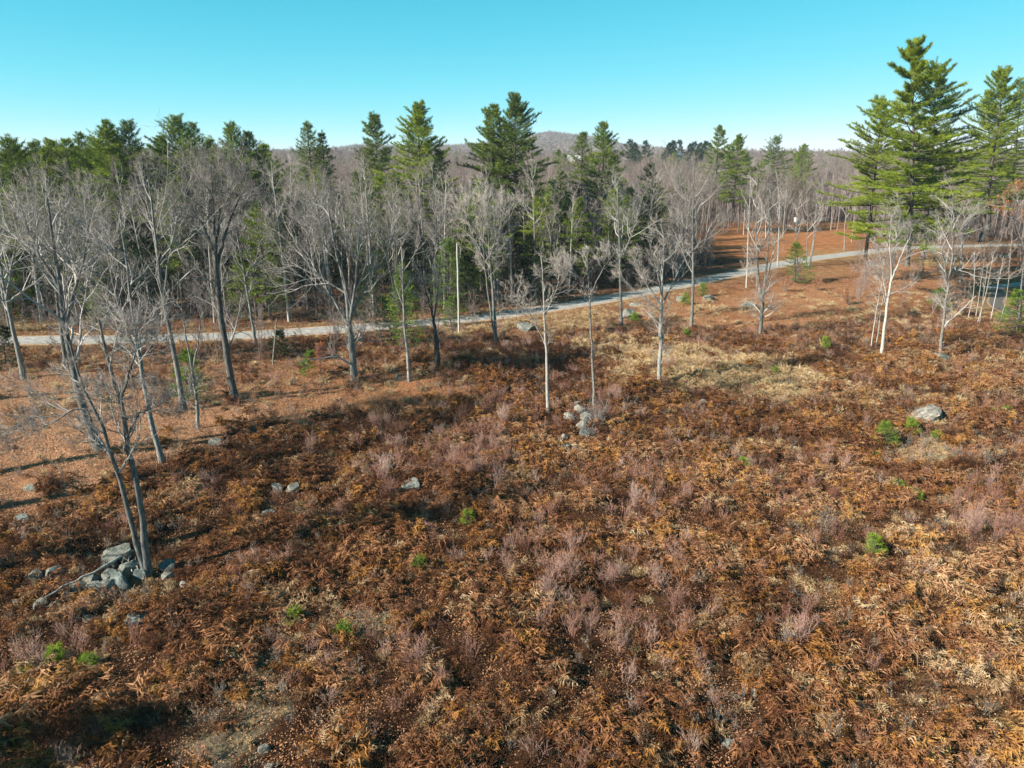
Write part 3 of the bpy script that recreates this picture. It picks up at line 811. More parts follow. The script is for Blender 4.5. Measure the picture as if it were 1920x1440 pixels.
hero("multi stemmed bare tree with pale upper stems in the middle of the right slope", b,
     [([b, (1428, 590), (1432, 545)], .22, .19), ([(1428, 560), (1420, 500), (1418, 420), (1420, 350), (1422, 300)], .13, .03), ([(1432, 545), (1440, 470), (1442, 400), (1440, 330)], .13, .03),
      ([(1432, 545), (1448, 480), (1460, 420), (1470, 370)], .1, .02), ([(1428, 560), (1412, 530), (1400, 500)], .05, .015)], .22, bark="bark_grey", twig="twig_pale", nb=9, t0=.25, lim=.19, n2=6, n3=5)
b = (1653, 667)
hero("white stemmed bare tree in front of the tallest pines", b,
     [([b, (1659, 610), (1667, 550), (1676, 490), (1682, 430), (1690, 395)], .19, .04), ([(1670, 530), (1690, 480), (1712, 430)], .09, .02), ([(1664, 570), (1655, 520), (1650, 480)], .05, .015), ([(1672, 520), (1668, 460), (1672, 400)], .07, .02)],
     .18, bark="bark_pale", twig="twig_pale", nb=10, t0=.3, lim=.2, n2=6, n3=5, n4=2)
for bb, pts, lb in (((1633, 652), [(1640, 600), (1648, 555), (1655, 520)], "thin white leaning stem left of the white stemmed tree in front of the pines"),
                    ((1642, 654), [(1648, 610), (1654, 570), (1662, 530)], "second thin white stem squeezed next to the white stemmed tree in front of the pines")):
    hero(lb, bb, [([bb] + pts, .07, .02)], .07, name="birch_sapling", bark="bark_pale", twig="twig_pale", nb=9, t0=.4, lim=.15, n2=4, n3=3, n4=2)
b = (1762, 667)
hero("pale forked bare tree growing behind the grey rock on the right slope", b,
     [([b, (1768, 610), (1774, 560), (1779, 530)], .17, .12), ([(1779, 530), (1786, 480), (1785, 420), (1787, 360)], .11, .02), ([(1776, 545), (1772, 500), (1765, 470), (1752, 430)], .09, .02), ([(1782, 510), (1800, 505), (1820, 500)], .05, .015),
      ([(1786, 460), (1800, 430), (1812, 400)], .06, .02)], .17, bark="bark_pale", twig="twig_pale", nb=9, t0=.25, lim=.18, n2=6, n3=4, n4=2)
# slender birch stems beside the green bush at the right edge
for k, (b0, m0, t_) in enumerate([((1815, 598), (1826, 550), (1828, 470)), ((1830, 592), (1838, 540), (1845, 490)), ((1833, 604), (1850, 545), (1864, 470)), ((1837, 606), (1843, 560), (1852, 500)), ((1858, 598), (1870, 540), (1882, 480)),
                                  ((1874, 606), (1888, 560), (1898, 430)), ((1914, 575), (1916, 530), (1918, 490))]):
    hero("leaning white birch pole, %s in the row at the right edge" % ("leftmost", "second from left", "third from left", "fourth from left", "fifth from left", "sixth from left", "rightmost")[k], b0, [([b0, m0, t_], .06, .02)], .06, name="birch_pole", bark="bark_pale", twig="twig_pale", group="slender birch poles beside the driveway",
         nb=7, t0=.5, lim=.14, n2=4, n3=3, n4=1)
# stems by the road bend
b = (1516, 500)
hero("clump of three bare stems at the road bend beside the bushy young pine", b,
     [([(1510, 520), (1513, 460), (1515, 410), (1512, 350)], .13, .03), ([b, (1524, 460), (1530, 400), (1535, 340)], .16, .03), ([(1519, 500), (1530, 430), (1540, 380), (1548, 330)], .13, .03)],
     .15, bark="bark_grey", twig="twig_forest", nb=13, t0=.4, lim=.2, n2=5)
for bb, pts, lb in (((1490, 530), [(1491, 470), (1493, 420), (1500, 360)], "thin pale stem standing in the bushy young pine by the road bend"),
                    ((1458, 500), [(1460, 440), (1462, 380), (1455, 320)], "pale bare tree just left of the bushy young pine by the road bend"),
                    ((1400, 540), [(1402, 460), (1405, 400), (1408, 330)], "thin bare roadside tree left of the multi stemmed one"),
                    ((1357, 436), [(1358, 400), (1357, 350), (1356, 310)], "dark straight trunk under the narrow pine at the orange clearing"),
                    ((1384, 436), [(1385, 400), (1387, 360), (1388, 325)], "left one of two pale trunks at the back of the orange clearing"),
                    ((1394, 440), [(1396, 400), (1400, 350), (1402, 320)], "right one of two pale trunks at the back of the orange clearing"),
                    ((1468, 446), [(1470, 410), (1474, 370), (1476, 330)], "grey tree standing in the middle of the orange clearing"),
                    ((1583, 470), [(1584, 430), (1588, 380), (1590, 335)], "thin bare tree by the road left of the tallest pines"),
                    ((1730, 520), [(1732, 470), (1740, 420), (1742, 385)], "bare tree between the tallest pines and the pale forked tree"),
                    ((1800, 530), [(1802, 480), (1808, 430), (1812, 390)], "bare tree right behind the pale forked tree"),
                    ((1558, 432), [(1560, 400), (1561, 360), (1563, 320)], "pale bare tree at the back of the orange clearing"),
                    ((1597, 455), [(1600, 420), (1606, 370), (1610, 330)], "bare tree touching the lower left boughs of the tallest pines")):
    hero(lb, bb, [([bb] + pts, .14, .03)], .14, bark="bark_pale", twig="twig_forest", nb=14, t0=.45, lim=.2, n2=5, n3=4, n4=2)
b = (1912, 600)
hero("oak at the right edge still carrying orange brown leaves", b, [([b, (1915, 540), (1922, 480), (1925, 400), (1930, 340)], .2, .04), ([(1922, 470), (1905, 420), (1890, 390), (1880, 380)], .1, .03), ([(1922, 450), (1912, 400), (1905, 350)], .1, .03)], .2,
     name="oak_tree", nb=8, t0=.55, lim=.16, n2=5, n3=4, n4=2, leafmat="orange_leaf")



# dead standing pole
def pole(label, base, top, r):
    bx, by, bz = at(*base); B = np.array([bx, by, bz]); T = lift(*top, by) - B
    g = Geo(); k = 8; t = np.linspace(0, 1, k)[:, None]
    P = t * T[None]; P[:, :2] += rng.normal(size=(k, 2)) * .02; P[0, 2] = -.3
    g.tubes(P[None], (r * (1 - .35 * t[:, 0]))[None], 10)
    g.spikes(P[-1:], P[-1:] + np.array([[.02, 0, .3]]), np.array([r * .6]))
    return tag(g.obj("dead_tree", M["bark_pale"], smooth=True), label, "dead tree") , (bx, by, bz)
for lb, ba, to, r in (("bare straight wooden pole like dead trunk at the roadside left of centre", (861, 628), (857, 458), .15),
                      ("short broken dead stem poking up by the road in front of the small dark bush", (511, 685), (518, 600), .08)):
    o, loc = pole(lb, ba, to, r); o.location = loc
# off-frame trees at the left whose shadows cross the litter
for (x, y, h, lb) in ((-37.5, 26.5, 15, "nearest"), (-38, 35.3, 17, "middle"), (-41.5, 40.5, 20, "farthest")):
    z = float(terrain(np.array([x]), np.array([y]))[0])
    st = [(np.array([[0, 0, 0], [.1, .2, h * .4], [.3, .1, h * .7], [.2, .2, h]]), .6, .25)]
    assemble("bare_tree", bare_tree_meshes(st, h, "bark_grey", "twig_grey", nb=10, t0=.6, n4=1), "bare tree outside the left edge casting a long shadow, %s of three" % lb, "tree", (x, y, z), group="bare trees left of the view")
assemble("pine_tree", pine_meshes(15.5, .22, .24, whorl=.8, per=6, mat="needle", dens=1.2), "pine outside the lower left corner whose shade darkens the ferns there", "tree", (-34.6, 11.8, 0))

# ------------------------------------------------------------------ named pines
def pine(label, base, top, spread=.2, crown0=.2, mat="needle", name="pine_tree", cat="tree", group=None, **kw):
    if isinstance(base, (int, float)):            # only the distance is known (foot hidden)
        Y = float(base); p = lift(top[0], 400, Y); x = p[0]; y = Y
        u0 = top[0]
        # the trunk is vertical: x stays constant in the world
        x = lift(top[0], top[1], Y)[0]; z = float(terrain(np.array([x]), np.array([y]))[0])
    else:
        x, y, z = at(*base)
    T = lift(top[0], top[1], y)
    H = T[2] - z
    ms = pine_meshes(H, crown0, spread, mat=mat, lean=(T[0] - x, 0), **kw)
    return assemble(name, ms, label, cat, (x, y, z), group=group)

pine("tallest pine of all, towering over the right side of the road", (1693, 566), (1712, 76), .172, .26, dens=2.1, per=6, whorl=1.1, r0=.42, gap=.25, irregular=.7, droop=.02, blade=(.4, .05), nblade=10)
pine("second tallest pine, right behind the tallest one at the right", (1722, 545), (1757, 108), .16, .28, dens=2.0, per=6, whorl=1.1, r0=.36, gap=.22, irregular=.7, blade=(.34, .046), nblade=10, mat="needle_blue")
pine("bushy lower pine on the left flank of the tallest pine", (1616, 530), (1655, 185), .2, .26, dens=1.6, per=5, whorl=1.1, irregular=.45, blade=(.34, .046), nblade=10, r0=.33)
pine("tall pine at the right edge with its crown left of the frame border", (1829, 507), (1885, 124), .17, .3, dens=2.0, per=5, whorl=1.25, irregular=.5, blade=(.34, .046), nblade=10, r0=.4)
pine("dark trunked pine beside the one at the right edge", (1848, 478), (1850, 170), .15, .32, dens=1.2, per=5, whorl=1.0, irregular=.4, blade=(.42, .06), r0=.36, mat="needle_blue")
pine("rearmost pine of the right edge group", (1880, 470), (1915, 150), .15, .32, dens=1.1, per=5, whorl=1.0, blade=(.42, .06), r0=.36)
pine("pine filling the gap between the two tall right hand groups", (1712, 492), (1772, 235), .22, .2, dens=1.1, per=5, whorl=1.0, blade=(.42, .06), r0=.3, mat="needle_blue")
NP = [
 ("dense dark pine with upswept tips left of the centre of the wood", 122, (783, 195), .21, .12, "needle", 1.4),
 ("left one of the two tall pines joined in the centre of the wood", 126, (925, 197), .22, .1, "needle", 1.3),
 ("right, higher one of the two tall pines joined in the centre of the wood", 124, (966, 177), .2, .22, "needle_blue", 1.4),
 ("narrow pine standing alone against the sky above the far ridge", 150, (701, 211), .16, .2, "needle_blue", 1.1),
 ("thin ragged pine above the grey wood at left centre", 150, (576, 230), .16, .3, "needle_blue", .8),
 ("smaller thin pine just right of the ragged one at left centre", 152, (603, 246), .12, .3, "needle_blue", .8),
 ("pine with two blunt shoulders rising over the left wood", 118, (432, 234), .2, .3, "needle", 1.1),
 ("low rounded pine right of the blunt shouldered one", 120, (466, 250), .2, .3, "needle_blue", 1.1),
 ("broad pine with horizontal left boughs over the left wood", 116, (332, 220), .23, .25, "needle", 1.2),
 ("slim pine close right of the broad left pine", 122, (360, 230), .17, .3, "needle_blue", .9),
 ("first of two close pines at the left, the denser one", 110, (198, 230), .21, .2, "needle", 1.2),
 ("right one of two close pines at the left, long boughed", 112, (237, 228), .2, .25, "needle_blue", 1.1),
 ("slender pine top between the evergreen thicket and the two close left pines", 125, (150, 248), .14, .3, "needle", .9),
 ("rounded pine at the far left edge of the treeline", 108, (12, 258), .22, .1, "needle", 1.1),
 ("light green pine below the rounded one at the far left", 92, (-12, 330), .25, .1, "needle", 1.1),
 ("left pine of the evergreen thicket at the far left", 120, (62, 266), .22, .15, "needle", 1.0),
 ("middle pine of the evergreen thicket at the far left", 124, (95, 264), .24, .15, "needle", 1.0),
 ("right pine of the evergreen thicket at the far left", 120, (122, 262), .23, .15, "needle", 1.0),
 ("pine with a rounded tip and a drooping right bough right of centre", 134, (1133, 231), .18, .3, "needle", 1.1),
 ("pale thin needled pine left of the round tipped one", 138, (1093, 247), .15, .3, "needle_blue", .7),
 ("dark dense evergreen half hidden in the wood right of centre", 118, (1066, 362), .25, .1, "needle_dark", 1.2),
 ("narrow pine beside the opening to the orange clearing", 205, (1350, 236), .14, .32, "needle_blue", 1.0),
 ("broader pine beside the narrow one at the orange clearing", 200, (1386, 254), .2, .35, "needle", 1.1),
 ("lone distant pine with spreading boughs above the pale wood", 240, (1457, 256), .22, .3, "needle_blue", .8),
 ("little yellow green pine poking above the wood left of the tallest pines", 235, (1507, 272), .2, .3, "needle", .8),
 ("faint green pine inside the grey wood at left centre", 128, (590, 322), .2, .3, "needle", .8),
 ("dark green pine behind the fan crowned tree", 112, (490, 345), .2, .2, "needle_dark", 1.0),
 ("dim pine deep in the wood left of the dense dark one", 118, (740, 330), .16, .2, "needle_blue", .7),
 ("greenish pine deep in the wood behind the left leaning trees", 112, (300, 330), .2, .2, "needle_dark", .8),
 ("low pine in the wood beside the dense dark one", 115, (822, 280), .17, .2, "needle_dark", .8),
]
for lb, Y, top, sp, c0, mt, dn in NP:
    far = Y > 140
    pine(lb, Y, top, sp * rng.uniform(.95, 1.08), c0, mat=mt, dens=dn, whorl=.8 if not far else 1.1, per=5, blade=(.42, .07) if not far else (.55, .1), nblade=6, irregular=.35)
for k_, (u_, v_, Y_) in enumerate([(-40, 262, 125), (28, 275, 128), (80, 280, 118), (140, 275, 130), (175, 262, 122), (215, 262, 118), (262, 282, 124), (300, 258, 126), (392, 262, 128), (495, 270, 135)]):
    pine("wide green pine number %s in the evergreen band behind the left wood" % ("one", "two", "three", "four", "five", "six", "seven", "eight", "nine", "ten")[k_], Y_, (u_, v_), .24, .1, mat="needle", dens=1.0, whorl=.85, per=5, blade=(.45, .075), nblade=6, irregular=.4, group="evergreen band behind the left wood")
YP = [  # young pines: base pixel, top pixel
 ("light green young pine reaching beside the wooden pole across the road", (842, 596), (838, 450), .26, "needle_young"),
 ("bright young pine behind the slender pale trunk", (765, 655), (750, 500), .22, "needle_young"),
 ("young pine with faint yellow green boughs across the road left of the spreading tree", (520, 592), (508, 468), .22, "needle_young"),
 ("green young pine across the road behind the left leaning trees", (185, 612), (178, 545), .32, "needle_young"),
 ("light green young pine at the far left across the road", (40, 600), (45, 500), .3, "needle_young"),
 ("dark bushy evergreen at the left edge beside the road", (12, 690), (8, 615), .36, "needle_dark"),
 ("bright green pine sapling between the trunks at the left", (352, 755), (352, 662), .36, "needle_young"),
 ("small dark evergreen behind the short broken stem", (525, 672), (524, 618), .3, "needle_dark"),
 ("tiny green sapling next to the orange dead one", (578, 706), (582, 664), .3, "needle_young"),
 ("young dark green pine under the spreading tree by the road", (735, 650), (722, 560), .25, "needle_dark"),
 ("bushy young pine at the road bend", (1497, 532), (1492, 458), .36, "needle_young"),
 ("bright green bushy pine at the right edge", (1905, 630), (1906, 548), .42, "needle_young"),
 ("green bush behind the pale forked tree", (1762, 580), (1762, 545), .6, "needle_young"),
 ("yellow green young pine across the road left of the fan crowned tree", (455, 600), (448, 480), .22, "needle"),
 ("small pine between the dark foot tree and the wooden pole", (845, 612), (850, 560), .3, "needle_young"),
 ("dim green young pine across the road beneath the spreading tree", (695, 612), (690, 500), .24, "needle_dark"),
 ("dark young hemlock left of the double trunked tree", (880, 592), (878, 480), .25, "needle_dark"),
 ("dusky young pine under the dense dark evergreen", (1015, 572), (1010, 470), .26, "needle_dark"),
]
for lb, ba, to, sp, mt in YP:
    pine(lb, ba, to, sp, .04, mat=mt, name="young_pine", dens=.75, per=5, whorl=.42, blade=(.28, .045), nblade=7, top_up=.6, irregular=.25)
pine("dead young conifer with orange needles beside the spreading tree", (601, 710), (601, 650), .3, .04, mat="needle_dead", name="dead_conifer", cat="tree", dens=.9, per=5, whorl=.35, blade=(.22, .04), nblade=5)
# little green conifers in the open ground
LP = [((1662, 838), (1660, 797), .5, "largest round green pine seedling left of the pale gravelly patch"), ((1711, 815), (1708, 788), .42, "upright green pine seedling under the big pale boulder"),
      ((1758, 826), (1757, 812), .5, "tiny green seedling above the pale patch at the right"), ((1641, 1044), (1639, 1009), .4, "yellow green pine seedling alone on the lower right slope"),
      ((1686, 922), (1685, 903), .5, "left one of two small green seedlings below the pale patch"), ((1716, 940), (1715, 922), .6, "right one of two small green seedlings below the pale patch"),
      ((1642, 866), (1641, 852), .6, "faint green seedling at the left rim of the pale patch"), ((1395, 880), (1394, 862), .4, "small bright seedling right of the central ferns"),
      ((1889, 780), (1888, 764), .6, "green seedling near the right edge level with the big pale boulder"), ((1860, 780), (1859, 768), .6, "fainter green seedling next to the one near the right edge"),
      ((555, 1170), (553, 1144), .4, "dark green seedling at the upper rim of the pale moss patch"), ((647, 1200), (646, 1174), .5, "light green seedling inside the pale moss patch"),
      ((167, 1256), (166, 1232), .5, "bright green seedling low at the left"), ((104, 1252), (102, 1218), .4, "green seedling left of the bright one low at the left"),
      ((48, 1272), (46, 1258), .7, "small green tuft seedling nearest the left edge"), ((1318, 556), (1318, 532), .4, "bright green seedling between the two roadside rocks"),
      ((1286, 572), (1286, 551), .5, "green seedling touching the left roadside rock"), ((1190, 603), (1189, 588), .6, "green seedling in front of the grey roadside boulder"),
      ((788, 1076), (787, 1050), .4, "dark green seedling among the dark ferns at centre"), ((878, 990), (877, 962), .4, "dusky green seedling above centre in the dark ferns"),
      ((1287, 632), (1286, 620), .6, "small green seedling at the foot of the tall crooked limbed tree"), ((1880, 598), (1878, 588), .8, "low yellow green tuft left of the bushy pine at the right edge"),
      ((1452, 705), (1451, 690), .4, "seedling in the dark brush right of the straw grass"), ((1548, 655), (1547, 634), .3, "thin green seedling in the brown brush of the right slope")]
for ba, to, sp, lb in LP:
    pine(lb, ba, to, sp, .03, mat="needle_bright" if "dark" not in lb and "dusky" not in lb else "needle", name="pine_seedling", cat="seedling", dens=.8, per=5, whorl=.16, blade=(.15, .02), nblade=6, top_up=.5, irregular=.15, r0=.02)

# ------------------------------------------------------------------ forest behind the road
VAR = []
FV = [(18, 2, .17, .42, .20, 14), (20, 1, .2, .5, .18, 15), (17, 1, .15, .4, .2, 15), (19, 1, .16, .5, .2, 16), (16, 2, .14, .4, .22, 14), (19, 1, .2, .45, .24, 14), (18, 3, .15, .35, .2, 11), (14, 1, .1, .3, .17, 14)]
for i, (h, ns, r0, t0, lim, nb) in enumerate(FV):
    st = []
    for k in range(ns):
        a = rng.random() * 6.28; s = (.6 + 1.6 * rng.random()) * (k > 0)
        z0 = 0 if k == 0 else (0 if rng.random() < .5 else h * .3)
        e = rng.normal(size=2) * .8
        st.append((np.array([[0, 0, z0], [math.cos(a) * s * .4 + e[0] * .2, math.sin(a) * s * .4 + e[1] * .2, z0 + (h - z0) * .35],
                             [math.cos(a) * s + e[0] * .6, math.sin(a) * s + e[1] * .6, z0 + (h - z0) * .7], [math.cos(a) * s * 1.5 + e[0], math.sin(a) * s * 1.5 + e[1], h * (1 - .08 * k)]]), r0, .03))
    VAR.append(bare_tree_meshes(st, h, ["bark_grey", "bark_pale", "bark_dark", "bark_pale"][i % 4], ["twig_grey", "twig_forest", "twig_forest", "twig_pale"][i % 4], nb=nb, t0=t0, lim=lim, n2=5, n3=4, n4=2, up=.1, tipr=.010))
step = 4.1
X, Yg = np.meshgrid(np.arange(-560, 620, step), np.arange(68, 760, step), indexing='ij')
fx = X.ravel() + (rng.random(X.size) - .5) * step * .95; fy = Yg.ravel() + (rng.random(X.size) - .5) * step * .95
k = (np.abs(fx) < .8 * fy + 14)
fx, fy = fx[k], fy[k]
rd = road_dist(fx, fy)
fu, fv = project(fx, fy, np.zeros_like(fx))
behind = (fy > np.interp(fx, ROAD[:, 0], ROAD[:, 1])) & (rd > 4.2)
clearing = ((fu > 1335) & (fu < 1650) & (fv > 431)) | (fu >= 1650) & (fv > 452) | ((fu > 1300) & (fu < 1345) & (fv > 470))
clearing &= (rng.random(len(fx)) > np.where(fu < 1650, .05, .04))
keep = behind & ~clearing & (rng.random(len(fx)) < np.where(fy > 300, .5, np.where(fy > 180, .7, .92)))
fx, fy = fx[keep], fy[keep]
order = np.argsort(np.hypot(fx, fy)); fx, fy = fx[order], fy[order]
fh = 1 + .16 * (fbm(fx / 30, fy / 30, 55) - .5) * 2
fz = terrain(fx, fy)
vid = rng.integers(0, len(VAR), len(fx))
vid[(vid == 7) & (rng.random(len(fx)) < .3)] = 2
sc = (.68 + .34 * rng.random(len(fx))) * fh
NI = 285
MARKS = [(-400, "the trees cut by the left edge"), (45, "the bare tree near the left edge"), (130, "the leaning trees at the left"), (235, "the tall leaning trees at the left"), (330, "the green pine sapling at the left"), (415, "the fan crowned tree"),
         (500, "the short broken stem"), (590, "the orange dead conifer"), (665, "the big spreading tree"), (757, "the slender pale trunk"), (815, "the dark footed tree"), (858, "the wooden pole"), (922, "the double trunked tree"),
         (1020, "the left white stemmed tree"), (1105, "the white stemmed tree of the stone pile"), (1163, "the dark straight roadside trunk"), (1240, "the vase shaped tree"), (1300, "the crooked limbed tree"), (1425, "the multi stemmed tree"),
         (1500, "the bushy young pine at the bend"), (1560, "the orange clearing"), (1640, "the tallest pines"), (1760, "the pale forked tree"), (1860, "the birch poles"), (1950, "the oak at the right edge"), (2300, "the right edge")]
NTH = ["nearest", "second nearest", "third nearest", "fourth nearest", "fifth nearest", "sixth nearest", "seventh nearest", "eighth nearest", "ninth nearest", "tenth nearest", "eleventh nearest", "twelfth nearest"]
seen_n = {}
def place_label(look, u):
    m = min(MARKS, key=lambda q: abs(q[0] - u))[1]
    k = seen_n.get((look, m), 0); seen_n[(look, m)] = k + 1
    return "%s, %s, behind %s" % (look, NTH[min(k, 11)], m)
LOOK = ["grey two stemmed tree", "straight pale barked tree", "dark barked tree", "slim pale twigged tree", "broad grey two stemmed tree", "tall wide limbed tree", "dark three stemmed tree", "short thin pale tree"]
for i in range(min(NI, len(fx))):
    uu_, _v = project(fx[i], fy[i], np.array(5.0))
    assemble("forest_tree", VAR[vid[i]], place_label(LOOK[vid[i]], float(uu_)), "tree", (fx[i], fy[i], fz[i] - .05), rng.random() * 6.28,
             "leafless trees in the front of the wood behind the road", sc[i])
# evergreens standing among them
HM = [pine_meshes(13, .06, .2, whorl=.7, per=5, mat="needle_dark", dens=.9, blade=(.4, .07), nblade=6, irregular=.4), pine_meshes(15, .2, .19, whorl=.85, per=5, mat="needle", dens=.9, blade=(.4, .07), nblade=6, irregular=.45),
      pine_meshes(8, .05, .26, whorl=.5, per=5, mat="needle_dark", dens=.8, blade=(.34, .06), nblade=6, irregular=.4), pine_meshes(17, .35, .16, whorl=.95, per=5, mat="needle_blue", dens=.9, blade=(.42, .07), nblade=6, irregular=.5)]
HL = ["mid height dark evergreen", "mid height green pine", "low dark evergreen", "taller bluish pine"]
ec = 0
for _ in range(4000):
    if ec >= 150: break
    hy = rng.uniform(88, 165); hx = rng.uniform(-.78, .62) * hy
    if hy < road_y(hx) + 5: continue
    hu, hv = project(hx, hy, 0.0)
    if (hu > 1290 and hv > 420) or hu > 1600: continue
    w_ = 1.0 if hu < 560 else (.9 if 900 < hu < 1330 else .45)
    if rng.random() > w_: continue
    k_ = int(rng.choice(4, p=[.35, .25, .2, .2]))
    assemble("forest_evergreen", HM[k_], place_label(HL[k_], float(hu)), "tree", (hx, hy, float(terrain(np.array([hx]), np.array([hy]))[0])), rng.random() * 6.28, "evergreens mixed into the front of the wood", .7 + .5 * rng.random())
    ec += 1
def merged(ms, name, mat):
    """one low cost mesh out of a tree's parts"""
    g = Geo()
    for _, me in ms:
        v = np.empty(len(me.vertices) * 3, np.float32); me.vertices.foreach_get("co", v)
        lt = np.array([p.loop_total for p in me.polygons]); ls = np.array([p.loop_start for p in me.polygons])
        lv = np.empty(len(me.loops), np.int32); me.loops.foreach_get("vertex_index", lv)
        a = np.empty(len(me.vertices), np.float32); me.attributes["var"].data.foreach_get("value", a)
        n0 = g.n
        for sz in (3, 4):
            q = ls[lt == sz]
            if len(q):
                f = lv[q[:, None] + np.arange(sz)]
                g.f.append(f.astype(np.int64) + n0)
        g.v.append(v.reshape(-1, 3).astype(float)); g.a.append(a.astype(float)); g.n += len(v) // 3
    me = g.mesh(name, mat); return me
FAR = [merged(VAR[i], "far_tree", M["twig_forest"]) for i in (0, 1, 2, 3, 4, 6)]
r = slice(NI, len(fx))
scatter("far_wood", np.stack([fx[r], fy[r], fz[r]], 1), FAR, sc[r], tilt=.02, label="deep leafless grey wood stretching back from the road to the hills", cat="wood")
# evergreens scattered in the deep wood
EV = [merged(pine_meshes(19, .25, .2, whorl=1.2, per=5, mat="needle", dens=.6, blade=(.6, .12), nblade=5), "far_pine", M["needle_blue"]) for _ in range(3)]
n = 440
ev_x = rng.uniform(-400, 480, n); ev_y = rng.uniform(190, 720, n)
q = (np.abs(ev_x) < .8 * ev_y); uu, vv = project(ev_x, ev_y, np.zeros(n)); q &= ~((uu > 1330) & (uu < 1650) & (vv > 424)) & (rng.random(n) < np.where((uu > 1100) | (uu < 520), .9, .6))
ev_x, ev_y = ev_x[q], ev_y[q]
scatter("far_evergreens", np.stack([ev_x, ev_y, terrain(ev_x, ev_y)], 1), EV, .6 + .6 * rng.random(len(ev_x)) ** 1.5, tilt=.02, label="scattered small dark evergreens in the deep wood", cat="wood")
# dark pines row on the rise right of centre
for i, (u, v) in enumerate([(1182, 262), (1192, 268), (1211, 264), (1255, 268), (1262, 264), (1275, 263), (1296, 270), (1303, 266), (1313, 268), (1323, 265), (1331, 268), (1640, 285)]):
    Y = 400 + 25 * (i % 3)
    T = lift(u, v, Y); z = float(terrain(np.array([T[0]]), np.array([Y]))[0])
    if i == 0: dp = pine_meshes(18, .15, .2, whorl=1.2, per=5, mat="needle_dark", dens=.7, blade=(.7, .14), nblade=5)
    assemble("distant_pine", dp, "small dark pine on the distant rise, number %s from the left" % ("one", "two", "three", "four", "five", "six", "seven", "eight", "nine", "ten", "eleven", "twelve")[i], "tree", (T[0], Y, z), i * 1.3, "dark pines on the distant rise", (T[2] - z) / 18)
# ridge wood
step = 13
X, Yg = np.meshgrid(np.arange(-2400, 2400, step), np.arange(760, 2500, step), indexing='ij')
rx = X.ravel() + (rng.random(X.size) - .5) * step; ry = Yg.ravel() + (rng.random(X.size) - .5) * step
k = (np.abs(rx) < .78 * ry + 30); rx, ry = rx[k], ry[k]
gl = Geo()
for c_ in range(3):
    st = rng.normal(size=(60, 3)) * np.array([2.6, 2.6, 2.2]) + np.array([0, 0, 9.5])
    gl.spikes(np.stack([st[:, 0] * .5, st[:, 1] * .5, np.full(60, 3.)], 1), st + np.array([0, 0, 2.5]), np.full(60, .28), rng.random(60))
    gl.blades(np.repeat(st, 5, 0), rng.normal(size=(300, 3)) + np.array([0, 0, .8]), 2.8, .45, rng.random(300))
RV = [gl.mesh("ridge_tree", M["twig_forest"])]
scatter("ridge_wood", np.stack([rx, ry, terrain(rx, ry)], 1), RV, .8 + .5 * rng.random(len(rx)), tilt=.05, label="bare wood covering the far ridge", cat="wood")
q = fbm(rx / 260, ry / 260, 61) > .6
q &= rng.random(len(rx)) < .5
cone = Geo()
th = np.linspace(0, 6.28, 60); zz_ = rng.random(60)
cone.blades(np.stack([np.zeros(60), np.zeros(60), 2 + 14 * zz_], 1), np.stack([np.cos(th * 7), np.sin(th * 7), .1 * th], 1), 4.2 * (1.05 - zz_), 1.8, rng.random(60))
cone.spikes(np.array([[0, 0, -1.]]), np.array([[0, 0, 17.]]), np.array([.5]))
scatter("ridge_evergreens", np.stack([rx[q], ry[q], terrain(rx[q], ry[q])], 1), [cone.mesh("ridge_pine", M["needle_dark"])], .9 + .4 * rng.random(int(q.sum())), tilt=.03, label="dark evergreens dotted along the far ridge", cat="wood")

# distant pale houses showing through the trees
def house(label, u, v, Y, w, h, roof):
    p = lift(u, v, Y)
    z0 = p[2] - h
    t = thing("house", label, "house", (p[0], Y, z0), .2)
    def prism(name, V, F, mat, par=t):
        g = Geo(); g.add(V, np.array(F)); return g.obj(name, mat, par)
    def box(name, x0, x1, y0, y1, za, zb, mat, par=t):
        V = [(x, y, z) for z in (za, zb) for x, y in ((x0, y0), (x1, y0), (x1, y1), (x0, y1))]
        return prism(name, V, [(0, 3, 2, 1), (4, 5, 6, 7), (0, 1, 5, 4), (1, 2, 6, 5), (2, 3, 7, 6), (3, 0, 4, 7)], mat, par)
    wall = box("wall", -w / 2, w / 2, -4, 4, -2, h * .6, M["siding"])
    g = Geo(); a = w / 2
    g.add([(-a, -4, h * .6), (a, -4, h * .6), (-a, 0, h), (a, 0, h), (-a, 4, h * .6), (a, 4, h * .6)], [(0, 1, 3, 2), (2, 3, 5, 4)])
    g.add([(-a, -4, h * .6), (-a, 0, h), (-a, 4, h * .6), (a, -4, h * .6), (a, 4, h * .6), (a, 0, h)], [(0, 1, 2), (3, 4, 5)])
    g.obj("roof", M[roof], t)
    for k in range(3):
        x = -w / 2 + w * (k + .5) / 3
        box("window", x - .6, x + .6, -4.06, -3.98, h * .2, h * .45, M["pane"])
m_, n_, l_, b_ = new_mat("siding"); b_.inputs["Base Color"].default_value = (.72, .68, .6, 1); M["siding"] = m_
m_, n_, l_, b_ = new_mat("pane"); b_.inputs["Base Color"].default_value = (.03, .035, .045, 1); b_.inputs["Roughness"].default_value = .2; M["pane"] = m_
m_, n_, l_, b_ = new_mat("roof_grey"); b_.inputs["Base Color"].default_value = (.2, .2, .21, 1); M["roof_grey"] = m_
m_, n_, l_, b_ = new_mat("roof_pale"); b_.inputs["Base Color"].default_value = (.5, .5, .5, 1); M["roof_pale"] = m_
house("cream house glimpsed through the trees right of the round tipped pine", 1178, 296, 520, 9, 8, "roof_grey")
house("whitish house just left of the pale thin needled pine on the far slope", 1074, 291, 600, 13, 9, "roof_pale")
house("small white house beside the dark pines on the distant rise", 1267, 283, 430, 6, 9, "roof_grey")

